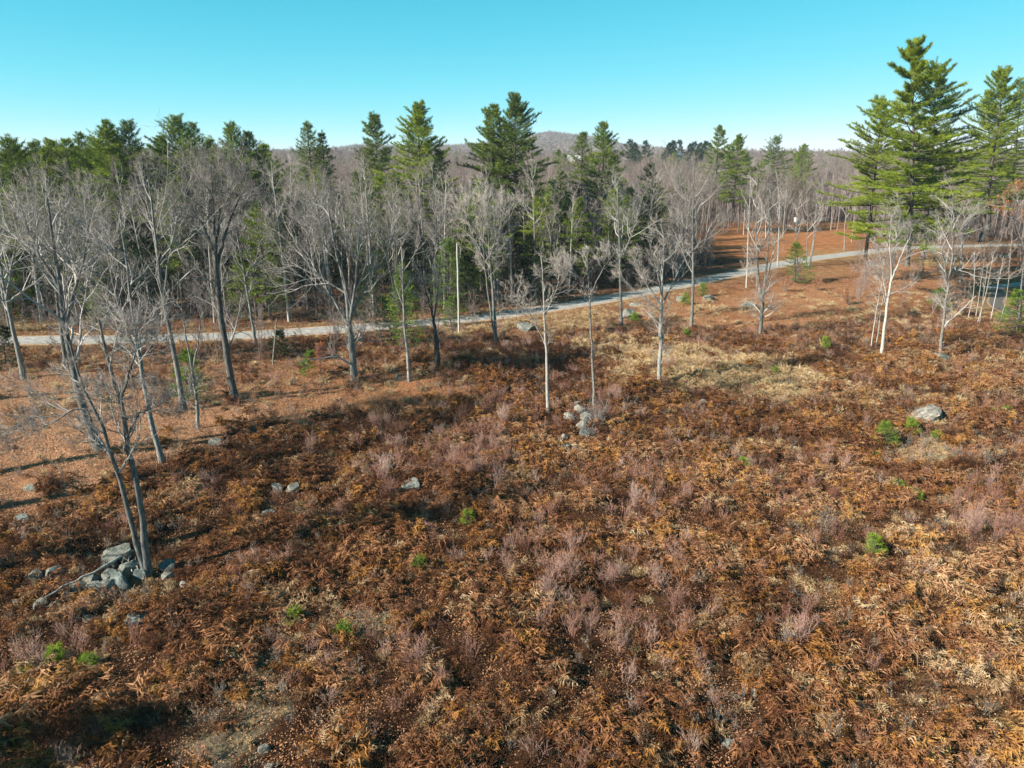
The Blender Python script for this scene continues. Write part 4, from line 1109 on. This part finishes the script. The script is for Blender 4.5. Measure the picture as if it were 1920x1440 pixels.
# ------------------------------------------------------------------ rocks
def rock_mesh(seed, mat, sub=3, flat=.7):
    import bmesh
    bm = bmesh.new(); bmesh.ops.create_icosphere(bm, subdivisions=sub, radius=1)
    r_ = np.random.default_rng(seed)
    V = np.array([v.co[:] for v in bm.verts])
    for _ in range(15):                       # break the ball along planes
        d = r_.normal(size=3); d /= np.linalg.norm(d); h = .45 + .4 * r_.random()
        s = V @ d; V -= np.outer(np.maximum(s - h, 0) * .97, d)
    dd = V / np.linalg.norm(V, axis=1, keepdims=True)
    k1 = fbm(dd[:, 0] * 2 + dd[:, 2] * 1.3 + seed, dd[:, 1] * 2 - dd[:, 2], seed, 4) - .5
    k2 = fbm(dd[:, 0] * 7 + dd[:, 2] * 5 + seed, dd[:, 1] * 7 - dd[:, 2] * 4, seed + 5, 3) - .5
    V *= (1 + .3 * k1 + .16 * k2)[:, None]
    V[:, 2] *= flat
    for v, c_ in zip(bm.verts, V): v.co = c_
    me = bpy.data.meshes.new("rock"); bm.to_mesh(me); bm.free()
    at_ = me.attributes.new("var", 'FLOAT', 'POINT')
    me.materials.append(M[mat]); return me
RK = {}
for kx, mt in enumerate(("rock_grey", "rock_pale", "rock_dark")):
    RK[mt] = [rock_mesh(10 * kx + s + 1, mt) for s in range(4)]
rk_n = [0]
ROCKS = []
def rock(label, u, v, wpx, hpx, mt="rock_grey", group=None, raise_=0.0, name="rock"):
    x, y, z = at(u, v + hpx * .25)
    d = math.sqrt(x * x + y * y + CAM_H ** 2)
    w = wpx / FPX * d; h = hpx / FPX * d
    rk_n[0] += 1; ROCKS.append((x, y, w))
    o = link(name, RK[mt][rk_n[0] % 4]); o.location = (x, y, z + raise_ + h * .16)
    o.scale = (w * .55, w * .46, h * .7 / .7 * .95); o.rotation_euler = (rng.normal() * .15, rng.normal() * .15, rng.normal() * .5)
    tag(o, label, "rock", group)
    return o
rock("big pale boulder with flat sloping top on the right slope", 1735, 774, 70, 22, "rock_pale", name="boulder")
rock("grey rock at the foot of the pale forked tree", 1766, 669, 30, 14, "rock_grey")
rock("rounded blue grey boulder below the left stone pile", 253, 1158, 44, 30, "rock_dark", name="boulder")
rock("left one of two grey rocks side by side above the left centre", 520, 914, 28, 20)
rock("right one of two grey rocks side by side above the left centre", 553, 916, 28, 22, "rock_grey")
rock("grey white rock under the pair of rocks at left centre", 505, 962, 26, 16)
rock("broad low grey rock behind pink twigs left of centre", 766, 908, 46, 22)
rock("small grey stone up the slope from the broad low rock", 822, 843, 16, 12)
rock("small stone right of the broad low rock", 886, 912, 14, 9)
rock("dark rock in the shade below the small forked tree", 406, 828, 26, 14)
rock("upright white stone, left one of the two white stones", 421, 1031, 10, 12, "rock_pale", name="stone")
rock("oval white stone, right one of the two white stones", 446, 1020, 12, 8, "rock_pale", name="stone")
rock("brownish rock farthest left of the left stone pile", 68, 1082, 32, 20)
rock("grey rock between the farthest left rock and the stone pile", 108, 1072, 28, 24)
rock("small rock at the lower end of the long grey stick", 72, 1133, 26, 16)
rock("flat stone at the left edge below the long stick", 35, 1130, 22, 12)
rock("dark rock near the left edge in the leaf litter", 46, 974, 26, 14, "rock_dark")
rock("faint rock near the left edge beside the orange shrub", 60, 915, 24, 12)
rock("left roadside rock at the road bend", 1275, 562, 20, 16, "rock_grey")
rock("right roadside rock at the road bend", 1325, 560, 30, 16, "rock_grey")
rock("big grey roadside boulder beside the dark straight trunk", 1180, 591, 34, 28, name="boulder")
rock("low rock behind the big roadside boulder", 1192, 572, 24, 10)
rock("grey roadside boulder right of the double trunked tree", 985, 613, 42, 24, name="boulder")
rock("rock hidden beside the foot of the slender pale trunk", 748, 708, 16, 18)
rock("low brown rock right of the straw grass", 1318, 757, 30, 10)
rock("rock pile remnant under the multi stemmed tree", 1405, 572, 30, 12)
rock("left one of two white boulders beyond the lane", 1765, 501, 12, 11, "rock_pale", name="boulder")
rock("right one of two white boulders beyond the lane", 1791, 504, 14, 14, "rock_pale", name="boulder")
rock("upright white stone near the bottom right of centre", 1415, 1302, 14, 24, "rock_pale", name="stone")
rock("white stone cut near the bottom edge right of centre", 1410, 1434, 18, 14, "rock_pale", name="stone")
rock("whitish stone at the bottom centre", 1121, 1410, 18, 24, "rock_grey", name="stone")
rock("white stone at the bottom left of centre", 505, 1436, 22, 14, "rock_pale", name="stone")
rock("pale stone on the lower right slope among ferns", 1491, 1110, 16, 12, "rock_pale", name="stone")
rock("tiny pale stone up the right slope", 1497, 985, 10, 10, "rock_pale", name="stone")
rock("mossy rock in the lower right corner region", 1622, 1330, 24, 14)
rock("low pale rock at the bottom right", 1362, 1392, 26, 12)
rock("small buff stone above the yellow leaves at right centre", 1493, 840, 10, 8, "rock_pale", name="stone")
rock("smooth grey stone at the bottom left beside pale moss", 496, 1402, 20, 14)
rock("stone in the dark fern below the white stones", 620, 1295, 16, 12)
rock("small stone in the ferns left of the bottom centre", 1038, 1296, 14, 12, "rock_pale", name="stone")
rock("small rock right of the left stone pile", 348, 1095, 18, 12, "rock_pale")
rock("dark rock directly right of the twin stemmed tree", 318, 1062, 34, 24, "rock_dark")
rock("flat pale rock below the dark one right of the twin stemmed tree", 312, 1079, 24, 12)
rock("grey green stone under the orange shrub at the left", 165, 1160, 22, 14)
# left stone pile
for lb, u, v, w, h, mt, up_ in (("largest slab topping the left stone pile", 228, 1048, 46, 24, "rock_pale", .35), ("mossy rock right in the left stone pile", 248, 1068, 30, 24, "rock_grey", .15),
      ("round pale rock at the middle of the left stone pile", 204, 1084, 26, 26, "rock_pale", .1), ("rock at the lower end of the left stone pile", 196, 1102, 34, 26, "rock_grey", .05),
      ("big grey rock facing down in the left stone pile", 222, 1094, 34, 30, "rock_dark", .05), ("greenish rock at the left end of the left stone pile", 180, 1100, 24, 22, "rock_grey", 0),
      ("small rock above the stick in the left stone pile", 168, 1088, 22, 16, "rock_grey", 0), ("dark wedge rock against the twin stemmed tree", 262, 1080, 24, 22, "rock_dark", .05),
      ("mid grey rock behind the slab of the left stone pile", 210, 1060, 28, 18, "rock_grey", .2), ("lowest half buried rock of the left stone pile", 150, 1098, 24, 14, "rock_grey", 0)):
    rock(lb, u, v, w * 1.25, h * 1.0, mt if mt != "rock_pale" else "rock_grey", raise_=up_)
# central stone pile
for lb, u, v, w, h, mt, up_ in (("top stone of the central stone pile", 1090, 768, 22, 14, "rock_pale", .3), ("tall white stone at the middle of the central stone pile", 1088, 797, 18, 26, "rock_pale", .2),
      ("left stone of the central stone pile", 1073, 785, 22, 24, "rock_pale", .15), ("white stone low in the central stone pile", 1060, 816, 22, 18, "rock_pale", 0), ("grey stone right in the central stone pile", 1100, 782, 20, 16, "rock_grey", .2),
      ("dark stone in the shade of the central stone pile", 1094, 812, 22, 16, "rock_dark", 0), ("lowest stone of the central stone pile", 1064, 834, 22, 12, "rock_pale", 0), ("small stone at the lower right of the central stone pile", 1090, 832, 14, 10, "rock_pale", 0),
      ("back stone of the central stone pile", 1084, 757, 14, 10, "rock_grey", .1)):
    rock(lb, u, v + 4, w * 1.35, h * 1.5, mt, raise_=up_)

# sticks and brush
def stick(label, path, r, up_=.25, name="fallen_branch", twigs=0, mat="dead_wood"):
    P = np.array([np.array(at(*q)) for q in path]); P[:, 2] += up_
    tt = np.linspace(0, len(P) - 1, 10); Q = np.stack([np.interp(tt, np.arange(len(P)), P[:, j]) for j in range(3)], 1)
    Q[1:-1] += rng.normal(size=(8, 3)) * r * .8
    o0 = Q[0].copy(); Q = Q - o0
    g = Geo(); g.tubes(Q[None], np.linspace(r, r * .45, 10)[None], 7)
    if twigs:
        Ps, D, L, Rr = sprout(Q[None], np.linspace(r, r * .4, 10)[None], twigs, .2, 1, .7, lambda t, l: l * .35, .5)
        b1 = run(Ps, D, L, 4, .15, .02); g.tubes(b1, taper(np.maximum(Rr, .012), 4, .4), 4)
        Ps, D, L, Rr = sprout(b1, taper(np.maximum(Rr, .012), 4, .4), 5, .2, 1, .7, lambda t, l: l * .5, .7)
        g.spikes(Ps, Ps + D * L[:, None], np.full(len(Ps), .009))
    o = g.obj(name, M[mat], smooth=True); o.location = o0
    return tag(o, label, "branch")
stick("long grey stick leaning across the left stone pile", [(252, 1048), (200, 1078), (140, 1108), (88, 1138)], .075, .5)
stick("thin stick parallel below the long grey one", [(145, 1112), (115, 1128), (85, 1142)], .035, .1)
for k, (p, lb) in enumerate([([(1150, 778), (1190, 785), (1225, 792)], "pale twiggy branch lying right of the central stone pile"), ([(1120, 800), (1160, 790), (1180, 775)], "dead branch tangled at the right of the central stone pile"),
              ([(1105, 815), (1125, 790), (1140, 770)], "crooked dead branch leaning at the central stone pile"), ([(1078, 770), (1070, 758), (1062, 748)], "short dark stick standing on the central stone pile")]):
    stick(lb, p, .03, .4, twigs=9 if k < 3 else 0)
stick("dead bough lying beside the pale forked tree", [(1775, 602), (1790, 596), (1802, 590)], .06, .3, twigs=8)
for k, p in enumerate([[(230, 1092), (232, 1070), (240, 1050)], [(250, 1085), (244, 1065), (240, 1052)], [(262, 1088), (258, 1062), (250, 1045)]]):
    stick("%s dead bent stem hanging over the left stone pile" % ("left", "middle", "right")[k], p, .025, .4, twigs=4)["group"] = "dead bent stems over the left stone pile"
# ------------------------------------------------------------------ plants of the ground cover
def fern_mesh(seed, nf=11, size=.62, lay=0.0, mat="fern"):
    g = Geo(); n = 18
    az = rng.random(nf) * 6.28; el = .5 + .9 * rng.random(nf); L = size * (.6 + .6 * rng.random(nf))
    if lay: az = rng.normal(size=nf) * .45; el = .15 + .3 * rng.random(nf)
    t = np.linspace(.12, 1, n)[None]
    el_t = el[:, None] * 1.25 - t * (1.1 + .8 * rng.random((nf, 1)))
    dl = L[:, None] / n
    h = np.cumsum(np.cos(el_t) * dl, 1); z = np.cumsum(np.sin(el_t) * dl, 1) + .08
    sw = az[:, None] + np.cumsum(rng.normal(size=(nf, n)) * .12, 1)
    P = np.stack([h * np.cos(sw), h * np.sin(sw), np.maximum(z, .02)], -1)
    P[..., :2] += rng.normal(size=(nf, 1, 2)) * .09 * size / .6
    T = np.gradient(P, axis=1); T /= np.linalg.norm(T, axis=-1, keepdims=True)
    S = np.cross(T, np.array([0, 0, 1.])); S /= np.linalg.norm(S, axis=-1, keepdims=True) + 1e-9
    var = np.repeat(rng.random(nf), n) 
    w = (np.sin(np.clip(t, .0, 1) * 2.9) * .16 * size / .6 + .03)
    for sg in (1, -1):
        D = S * sg + T * .5 + rng.normal(size=S.shape) * .38 + np.array([0, 0, -.25])
        g.blades(P.reshape(-1, 3), D.reshape(-1, 3), (w * np.ones((nf, 1))).ravel() * (.7 + .6 * rng.random(nf * n)), 0.032 * size / .6, (var * .6 + .4 * rng.random(nf * n)), bend=.25)
    g.tubes(P[:, ::4], np.full((nf, P[:, ::4].shape[1]), .006), 3, rng.random(nf) * .5)
    return g.mesh("fern", M[mat])
FERNS = [fern_mesh(s) for s in range(3)] + [fern_mesh(9, 15, .8), fern_mesh(10, 8, .5), fern_mesh(3, mat="fern_ochre"), fern_mesh(4, 13, .7, mat="fern_ochre"), fern_mesh(5, mat="fern_tan"), fern_mesh(6, 9, .55, mat="fern_tan")]
LAID = [fern_mesh(s, 12, .8, lay=1) for s in range(3)]

def tuft_mesh(mat, nb, L, W, spread=.8, r=.12):
    g = Geo(); P = np.zeros((nb, 3)); P[:, :2] = rng.normal(size=(nb, 2)) * r
    D = rng.normal(size=(nb, 3)) * spread * .5 + np.array([0, 0, 1.]); D[:, :2] += P[:, :2] * 2
    D /= np.linalg.norm(D, axis=1, keepdims=True)
    l = L * (.5 + .7 * rng.random(nb)); v = rng.random(nb)
    Mid = P + D * (l * .55)[:, None]
    D2 = D + rng.normal(size=(nb, 3)) * .5; D2[:, 2] -= .75
    g.tubes(np.stack([P, Mid], 1), np.full((nb, 2), W * .45), 2 + 1, v)
    g.blades(Mid, D2, l * .55, W, v)
    return g.mesh("grass_tuft", M[mat])
STRAW = [tuft_mesh("straw", 70, .5, .026) for _ in range(4)]

def bush_mesh(mat, leafmat, ns, H, nl, lsize, spread=.5, twig_r=.006, sub=5):
    g = Geo(); P = np.zeros((ns, 3)); P[:, :2] = rng.normal(size=(ns, 2)) * .09
    D = rng.normal(size=(ns, 3)) * spread; D[:, 2] = 1
    D /= np.linalg.norm(D, axis=1, keepdims=True)
    L = H * (.6 + .5 * rng.random(ns))
    b1 = run(P, D, L, 4, .1, .05); r1_ = taper(np.full(ns, twig_r * 1.5), 4, .4)
    g.tubes(b1, r1_, 3, rng.random(ns))
    P2, D2, L2, _ = sprout(b1, r1_, sub, .25, 1, .6, lambda t, l: l * (.42 - .2 * t), .6)
    b2 = run(P2, D2, L2, 2, .15, .12); g.tubes(b2, taper(np.full(len(P2), twig_r * .9), 2, .5), 3, rng.random(len(P2)))
    P3, D3, L3, _ = sprout(b2, taper(np.full(len(P2), twig_r), 2, .5), 3, .3, 1, .6, lambda t, l: l * .5 + .03, .6)
    g.spikes(P3, P3 + D3 * L3[:, None], np.full(len(P3), twig_r * .7), rng.random(len(P3)))
    me = g.mesh("stems", M[mat])
    if not nl: return [("stems", me)]
    k = rng.integers(0, len(P3), nl)
    f = Geo(); f.leaves(P3[k] + D3[k] * (L3[k] * rng.random(nl))[:, None] + rng.normal(size=(nl, 3)) * lsize * .3, rng.normal(size=(nl, 3)) + np.array([0, 0, .6]), lsize * (.6 + .7 * rng.random(nl)), rng.random(nl))
    return [("stems", me), ("leaves", f.mesh("leaves", M[leafmat]))]
def joined(ms, name):
    """stems and leaves as one mesh with two materials"""
    me = merged(ms, name, ms[-1][1].materials[0])
    if len(ms) == 2:
        me.materials.append(ms[0][1].materials[0])
        # faces of the first part come first inside each face size, so mark them by vertex index
        n0 = len(ms[0][1].vertices)
        mi = np.array([1 if p.vertices[0] < n0 else 0 for p in me.polygons], np.int32)
        me.polygons.foreach_set("material_index", mi)
    return me
BRUSH = [joined(bush_mesh("brush", "brush", 9, .65, 150, .045, .6), "brush") for _ in range(3)]
TWIGS = [joined(bush_mesh("twig_pink", None, 9, 1.0, 0, 0, .22, .006), "twigs") for _ in range(4)]
SPRIG = [joined(bush_mesh("twig_grey", "tan_leaf", 5, .6, 45, .055, .35), "sprig") for _ in range(3)]
OSPRIG = [joined(bush_mesh("twig_grey", "orange_leaf", 6, .6, 80, .07, .4), "orange_sprig") for _ in range(3)]
GSPRIG = [joined(bush_mesh("twig_grey", "green_leaf", 4, .3, 26, .05, .5), "green_sprig") for _ in range(2)]

def litter_mesh(nl=230, s=1.3):
    g = Geo(); P = np.zeros((nl, 3)); P[:, :2] = rng.normal(size=(nl, 2)) * s * .42; P[:, 2] = .02 + .05 * rng.random(nl)
    N = rng.normal(size=(nl, 3)) * .45 + np.array([0, 0, 1.])
    g.leaves(P, N, .06 * (.6 + .8 * rng.random(nl)), rng.random(nl), .7)
    return g.mesh("litter", M["litter"])
LITTER = [litter_mesh() for _ in range(4)]

def rock_clear(x, y, k=.55):
    c = np.ones(len(x))
    for rx_, ry_, rw in ROCKS:
        d = np.hypot(x - rx_, (y - ry_) + .25 * rw)
        c = np.minimum(c, sstep(rw * k, rw * k + .35, d))
    return c
# where: ferns
x, y, u, v, z, rd = candidates(.37, y1=84)
pat = fbm(x / 1.5, y / 1.5, 101, 3); pat2 = fbm(x / 7, y / 7, 111, 2); pat3 = fbm(x / 1.9, y / 1.9, 121, 2)
pf = (.04 + .96 * sstep(.43, .56, pat)) * (1 - .95 * np.clip(z["litter"] * 1.3, 0, 1)) * (1 - .95 * np.clip(z["straw"] * 1.4, 0, 1)) * (1 - .93 * z["lichen"]) * (1 - .55 * z["dark"])
pf *= sstep(2.9, 4.0, rd) * np.where(y > road_y(x) - 4, .2, 1) * (1 - .75 * sstep(60, 74, y) * (x < 5)) * (1 - .35 * sstep(58, 70, y))
side = (v > 1000) & (u < 640)
pf *= np.where(side, .72, 1) * (.06 + .94 * sstep(.44, .5, fbm(x / .85, y / .75, 141, 2))) * rock_clear(x, y, .6)
k = rng.random(len(x)) < pf
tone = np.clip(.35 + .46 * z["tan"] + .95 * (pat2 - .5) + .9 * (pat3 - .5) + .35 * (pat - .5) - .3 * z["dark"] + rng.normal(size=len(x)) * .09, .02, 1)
hs = .5 + 1.1 * sstep(.38, .66, pat) * (.7 + .6 * rng.random(len(x)))
scatter("bracken_ferns", ground_pts(x, y)[k], FERNS, hs[k], tone[k], .22, "rust brown dead ferns covering the open ground", "ferns")
# flattened ferns streaming to the right, left of centre
x, y, u, v, z, rd = candidates(.5, y1=50)
k = rng.random(len(x)) < blobs(u, v, [(520, 1030, 190, 60, 1), (740, 940, 110, 35, .9), (370, 1180, 140, 60, .7), (660, 1080, 130, 50, .6)]) * .9
scatter("flattened_ferns", ground_pts(x, y, .1)[k], LAID, .9 + .4 * rng.random(int(k.sum())), np.clip(.3 + rng.normal(size=int(k.sum())) * .12, 0, 1), .12, "rust ferns flattened in one direction left of centre", "ferns", rotz=R(200) + rng.normal(size=int(k.sum())) * .3)
# straw grass
x, y, u, v, z, rd = candidates(.42, y1=110)
nz = fbm(x / 2, y / 2, 131)
p = z["straw"] * (.35 + .65 * sstep(.4, .55, nz)) + z["lichen"] * .42 + .03 + .12 * z["tan"] + .5 * (1 - sstep(3.4, 5.2, rd)) * sstep(2.5, 2.9, rd)
k = (rng.random(len(x)) < p) & (rd > 2.7)
ss = np.where(z["lichen"] > .4, .4, .7) + 1.9 * rng.random(len(x)) * nz ** 1.5 * (y > 55)+ .5 * rng.random(len(x)) * nz
ss = np.where(rd < 5, .5, ss)
scatter("straw_grass", ground_pts(x, y)[k], STRAW, ss[k], None, .15, "straw coloured dry grass in patches", "grass")
# litter
x, y, u, v, z, rd = candidates(.8, y1=140, x0=-100, x1=120)
wood_ = (y > road_y(x) + 3)
p = z["litter"] * 1.0 + .5 + .5 * wood_ + .2 * z["lichen"]
k = (rng.random(len(x)) < p) & (rd > 2.3)
tn = np.clip(.08 + .42 * z["litter"] + .3 * z["litter"] * (u < 500) + .2 * z["tan"] - .25 * wood_ + .5 * (fbm(x / 4, y / 4, 151) - .5) + .3 * z["lichen"], 0, 1)
scatter("leaf_litter", ground_pts(x, y)[k], LITTER, (.9 + .5 * rng.random(len(x)))[k], tn[k], .05, "tan and orange fallen leaves on the ground", "fallen leaves")
# brush
x, y, u, v, z, rd = candidates(.7, y1=86)
p = z["dark"] * .85 + .16 + .45 * sstep(.5, .62, fbm(x / 3.5, y / 3.5, 161))
p *= rock_clear(x, y) * sstep(3, 5, rd) * (1 - .85 * z["litter"] * (u < 1100)) * (1 - .8 * z["straw"]) * (1 - .9 * z["lichen"]) * (y < road_y(x))
k = rng.random(len(x)) < p
scatter("brown_brush", ground_pts(x, y)[k], BRUSH, (.8 + .5 * rng.random(len(x)))[k], None, .1, "low dark brown brush between the ferns", "shrubs")
# twigs
x, y, u, v, z, rd = candidates(.62, y1=90)
tw = blobs(u, v, [(880, 860, 90, 80, 1), (720, 850, 60, 60, .8), (950, 780, 60, 50, .8), (1030, 1080, 110, 110, .9), (1190, 930, 110, 60, .8), (1260, 1090, 90, 70, .8), (1850, 980, 110, 80, 1), (1500, 1180, 80, 60, .7),
                  (800, 1240, 120, 60, .5), (1130, 770, 40, 30, .8), (120, 1250, 150, 60, .5), (1560, 900, 150, 60, .5), (720, 1190, 80, 60, .5), (1200, 1160, 120, 80, .6)])
p = (.03 + .3 * tw + .1 * sstep(.52, .62, fbm(x / 4, y / 4, 171))) * sstep(3, 5, rd) * (1 - .7 * z["litter"]) * (1 - .9 * z["lichen"]) * rock_clear(x, y)
p = p * np.where(y > road_y(x), .3, 1)
k = rng.random(len(x)) < p
scatter("pink_twigs", ground_pts(x, y)[k], TWIGS, (.65 + .5 * rng.random(len(x)) + .25 * tw)[k], None, .08, "thin pinkish grey upright twigs among the ferns", "twigs")
# sprigs
x, y, u, v, z, rd = candidates(.8, y1=86)
p = (.13 + .35 * z["lichen"] + .25 * z["tan"] + .15 * sstep(.5, .6, fbm(x / 3, y / 3, 181))) * sstep(3, 5, rd) * (y < road_y(x))
k = rng.random(len(x)) < p
scatter("tan_leaf_sprigs", ground_pts(x, y)[k], SPRIG, (.6 + .6 * rng.random(len(x)))[k], None, .12, "small shrubs dotted with pale tan leaves", "shrubs")
os_ = blobs(u, v, [(150, 1140, 60, 30, .9), (190, 1130, 50, 25, .9), (90, 910, 22, 14, 1), (1480, 545, 90, 22, 1), (1590, 575, 70, 26, .8), (330, 780, 30, 12, .7), (1820, 860, 60, 20, .7), (1800, 640, 80, 20, .4), (1400, 600, 230, 45, .6), (1560, 620, 160, 40, .6),
                   (1150, 600, 30, 10, .8), (700, 725, 200, 18, .25), (1900, 640, 60, 20, .6), (60, 1290, 80, 60, .3)])
k = rng.random(len(x)) < (os_ * .8 + .025) * sstep(3, 5, rd) * (y < road_y(x) + 60)
scatter("orange_leaf_sprigs", ground_pts(x, y)[k], OSPRIG, (.8 + .6 * rng.random(len(x)))[k], None, .12, "low oak and beech sprouts with orange leaves", "shrubs")
k = rng.random(len(x)) < .012 * sstep(3, 5, rd) * (y < road_y(x))
scatter("green_sprigs", ground_pts(x, y)[k], GSPRIG, (.5 + .5 * rng.random(len(x)))[k], None, .12, "scattered tiny sprigs with yellow green leaves", "shrubs")
# undergrowth of the wood
UB = [merged(bare_tree_meshes([(np.array([[0, 0, 0], [.2, .1, 1.2], [.1, .3, 2.8], [.2, .5, h]]), .035, .012), (np.array([[.1, 0, 0], [-.3, .1, 1.4], [-.5, .2, h * .8]]), .03, .012)], h, "bark_dark", "twig_forest", nb=8, t0=.15, lim=.3, n2=4, n3=3, n4=1), "thicket", M["thicket"] if "thicket" in M else M["twig_forest"]) for h in (3.2, 4.5, 6.0)]
X, Yg = np.meshgrid(np.arange(-190, 220, 2.3), np.arange(66, 250, 2.3), indexing='ij')
tx = X.ravel() + (rng.random(X.size) - .5) * 2.2; ty = Yg.ravel() + (rng.random(X.size) - .5) * 2.2
k = (np.abs(tx) < .8 * ty + 10); tx, ty = tx[k], ty[k]
tu, tv = project(tx, ty, np.zeros_like(tx)); rd = road_dist(tx, ty)
cl = ((tu > 1335) & (tu < 1650) & (tv > 426)) | (tu >= 1650) & (tv > 454)
k = (ty > road_y(tx)) & (rd > 3.8) & ~cl & (rng.random(len(tx)) < np.where(ty > 150, .5, .95))
k |= (ty < road_y(tx)) & (rd > 3.5) & (rd < 14) & (tu < 960) & (rng.random(len(tx)) < .33)
k |= (tu > 1600) & (tv > 475) & (tv < 590) & (rd > 3.5) & (rng.random(len(tx)) < .3)
scatter("thicket", np.stack([tx[k], ty[k], terrain(tx[k], ty[k])], 1), UB, .55 + .6 * rng.random(int(k.sum())), None, .08, "tangled thin undergrowth along the edge of the wood", "undergrowth")

# ------------------------------------------------------------------ single shrubs one can point at
SAP = [bush_mesh("twig_pink", None, 16, 1.7, 0, 0, .22, .009, 8) for _ in range(3)]
def shrub(label, u, v, ms, sc=1.0, group=None, name="twiggy_shrub"):
    x, y, z_ = at(u, v)
    return assemble(name, ms, label, "shrub", (x, y, z_), rng.random() * 6, group, sc)
PK = ["left of the pink group above centre", "in the middle of the pink group above centre", "right in the pink group above centre", "left of the first white stemmed tree", "over the left end of the broad low grey rock", "just below the broad low grey rock",
      "high on the slope left of centre", "left in the pinkish patch below centre", "right in the pinkish patch below centre", "alone right of the dark ferns at centre", "tall and greyish right below centre", "low on the slope right of the bottom centre",
      "left in the row at the right edge", "middle in the row at the right edge", "right in the row at the right edge", "small between the patches below centre", "lowest of the patch below centre", "small beside the flattened ferns",
      "beside the yellow green seedling at the lower right", "behind the central stone pile", "under the vase shaped tree", "small above the bottom centre", "above the tan leaved shrub at the right"]
for i, (u, v, s) in enumerate([(868, 885, 1.2), (885, 900, 1.1), (905, 890, .9), (945, 800, 1.2), (722, 900, 1.2), (730, 930, .9), (700, 800, .8), (1030, 1130, 1.1), (1050, 1090, 1.), (1190, 950, 1.), (1262, 1150, 1.), (1500, 1210, 1.), (1825, 1005, 1.2),
                                (1870, 1010, 1.1), (1900, 1015, 1.1), (1150, 1100, .9), (1095, 1150, .8), (560, 1010, .6), (1630, 1030, .8), (1130, 800, 1.1), (1155, 760, 1.), (830, 1300, .7), (1560, 940, .8)]):
    shrub("pinkish twiggy clump " + PK[i], u, v, SAP[i % 3], s * .85, "pinkish twiggy clumps among the ferns")
GR = bush_mesh("twig_grey", None, 22, 1.7, 0, 0, .55, .013, 8)
shrub("grey brushy dead scrub right behind the central stone pile", 1118, 800, GR, 1.1)
shrub("low grey dead scrub at the lower right of the central stone pile", 1100, 822, GR, .7)
OB = [bush_mesh("twig_grey", "orange_leaf", 10, 1.5, 420, .12, .45, .01, 7) for _ in range(2)]
for lb, u, v, s in (("big orange leaved oak shrub by the road bend", 1470, 548, 1.5), ("orange leaved shrub right of the big one at the road bend", 1530, 545, 1.5), ("orange brown shrub left of the tallest pines", 1590, 572, 1.6),
                    ("orange leaved shrub below the left stone pile", 180, 1152, .6), ("second orange shrub left of the one below the left stone pile", 140, 1160, .6), ("small orange shrub alone in the litter at the left", 92, 916, .7),
                    ("orange shrub behind the foot of the pale forked tree", 1700, 590, 1.4), ("reddish orange shrub beside the grey roadside boulder", 1145, 612, 1.1), ("brown leaved shrub below the shade coloured driveway", 1800, 590, 1.3)):
    shrub(lb, u, v, OB[i % 2], s, None, "leafy_shrub"); i += 1
TB = [bush_mesh("twig_grey", "tan_leaf", 10, 1.2, 260, .07, .35, .008, 7) for _ in range(2)]
for lb, u, v, s in (("tan leaved shrub catching the sun on the lower right slope", 1545, 1000, 1.0), ("pale leaved shrub above the bottom right", 1475, 1210, .9), ("thin tan leaved stem right of centre low down", 1310, 1100, .8),
                    ("tan leaved shrub near the right edge", 1850, 870, .9), ("buff leaved shrub in the lower right corner", 1560, 1390, .8), ("narrow tan leaved shrub below centre", 1165, 1080, .8)):
    shrub(lb, u, v, TB[i % 2], s, None, "leafy_shrub"); i += 1
# white sign seen through the trees beyond the clearing
x, y, z_ = at(1491, 432)
g = Geo(); g.add([(-.7, 0, 1.5), (.7, 0, 1.5), (.7, 0, 3.6), (-.7, 0, 3.6), (-.7, .12, 1.5), (.7, .12, 1.5), (.7, .12, 3.6), (-.7, .12, 3.6)], [(0, 1, 2, 3), (5, 4, 7, 6), (0, 3, 7, 4), (1, 5, 6, 2), (3, 2, 6, 7), (0, 4, 5, 1)])
t = thing("roadside_box", "small white board on a post beyond the orange clearing", "board", (x, y, z_))
g.obj("board", M["siding"], t)
g = Geo(); g.tubes(np.array([[[0, .06, -.2], [0, .06, .8], [0, .06, 1.6]]]), np.full((1, 3), .07), 6); g.obj("post", M["dead_wood"], t)
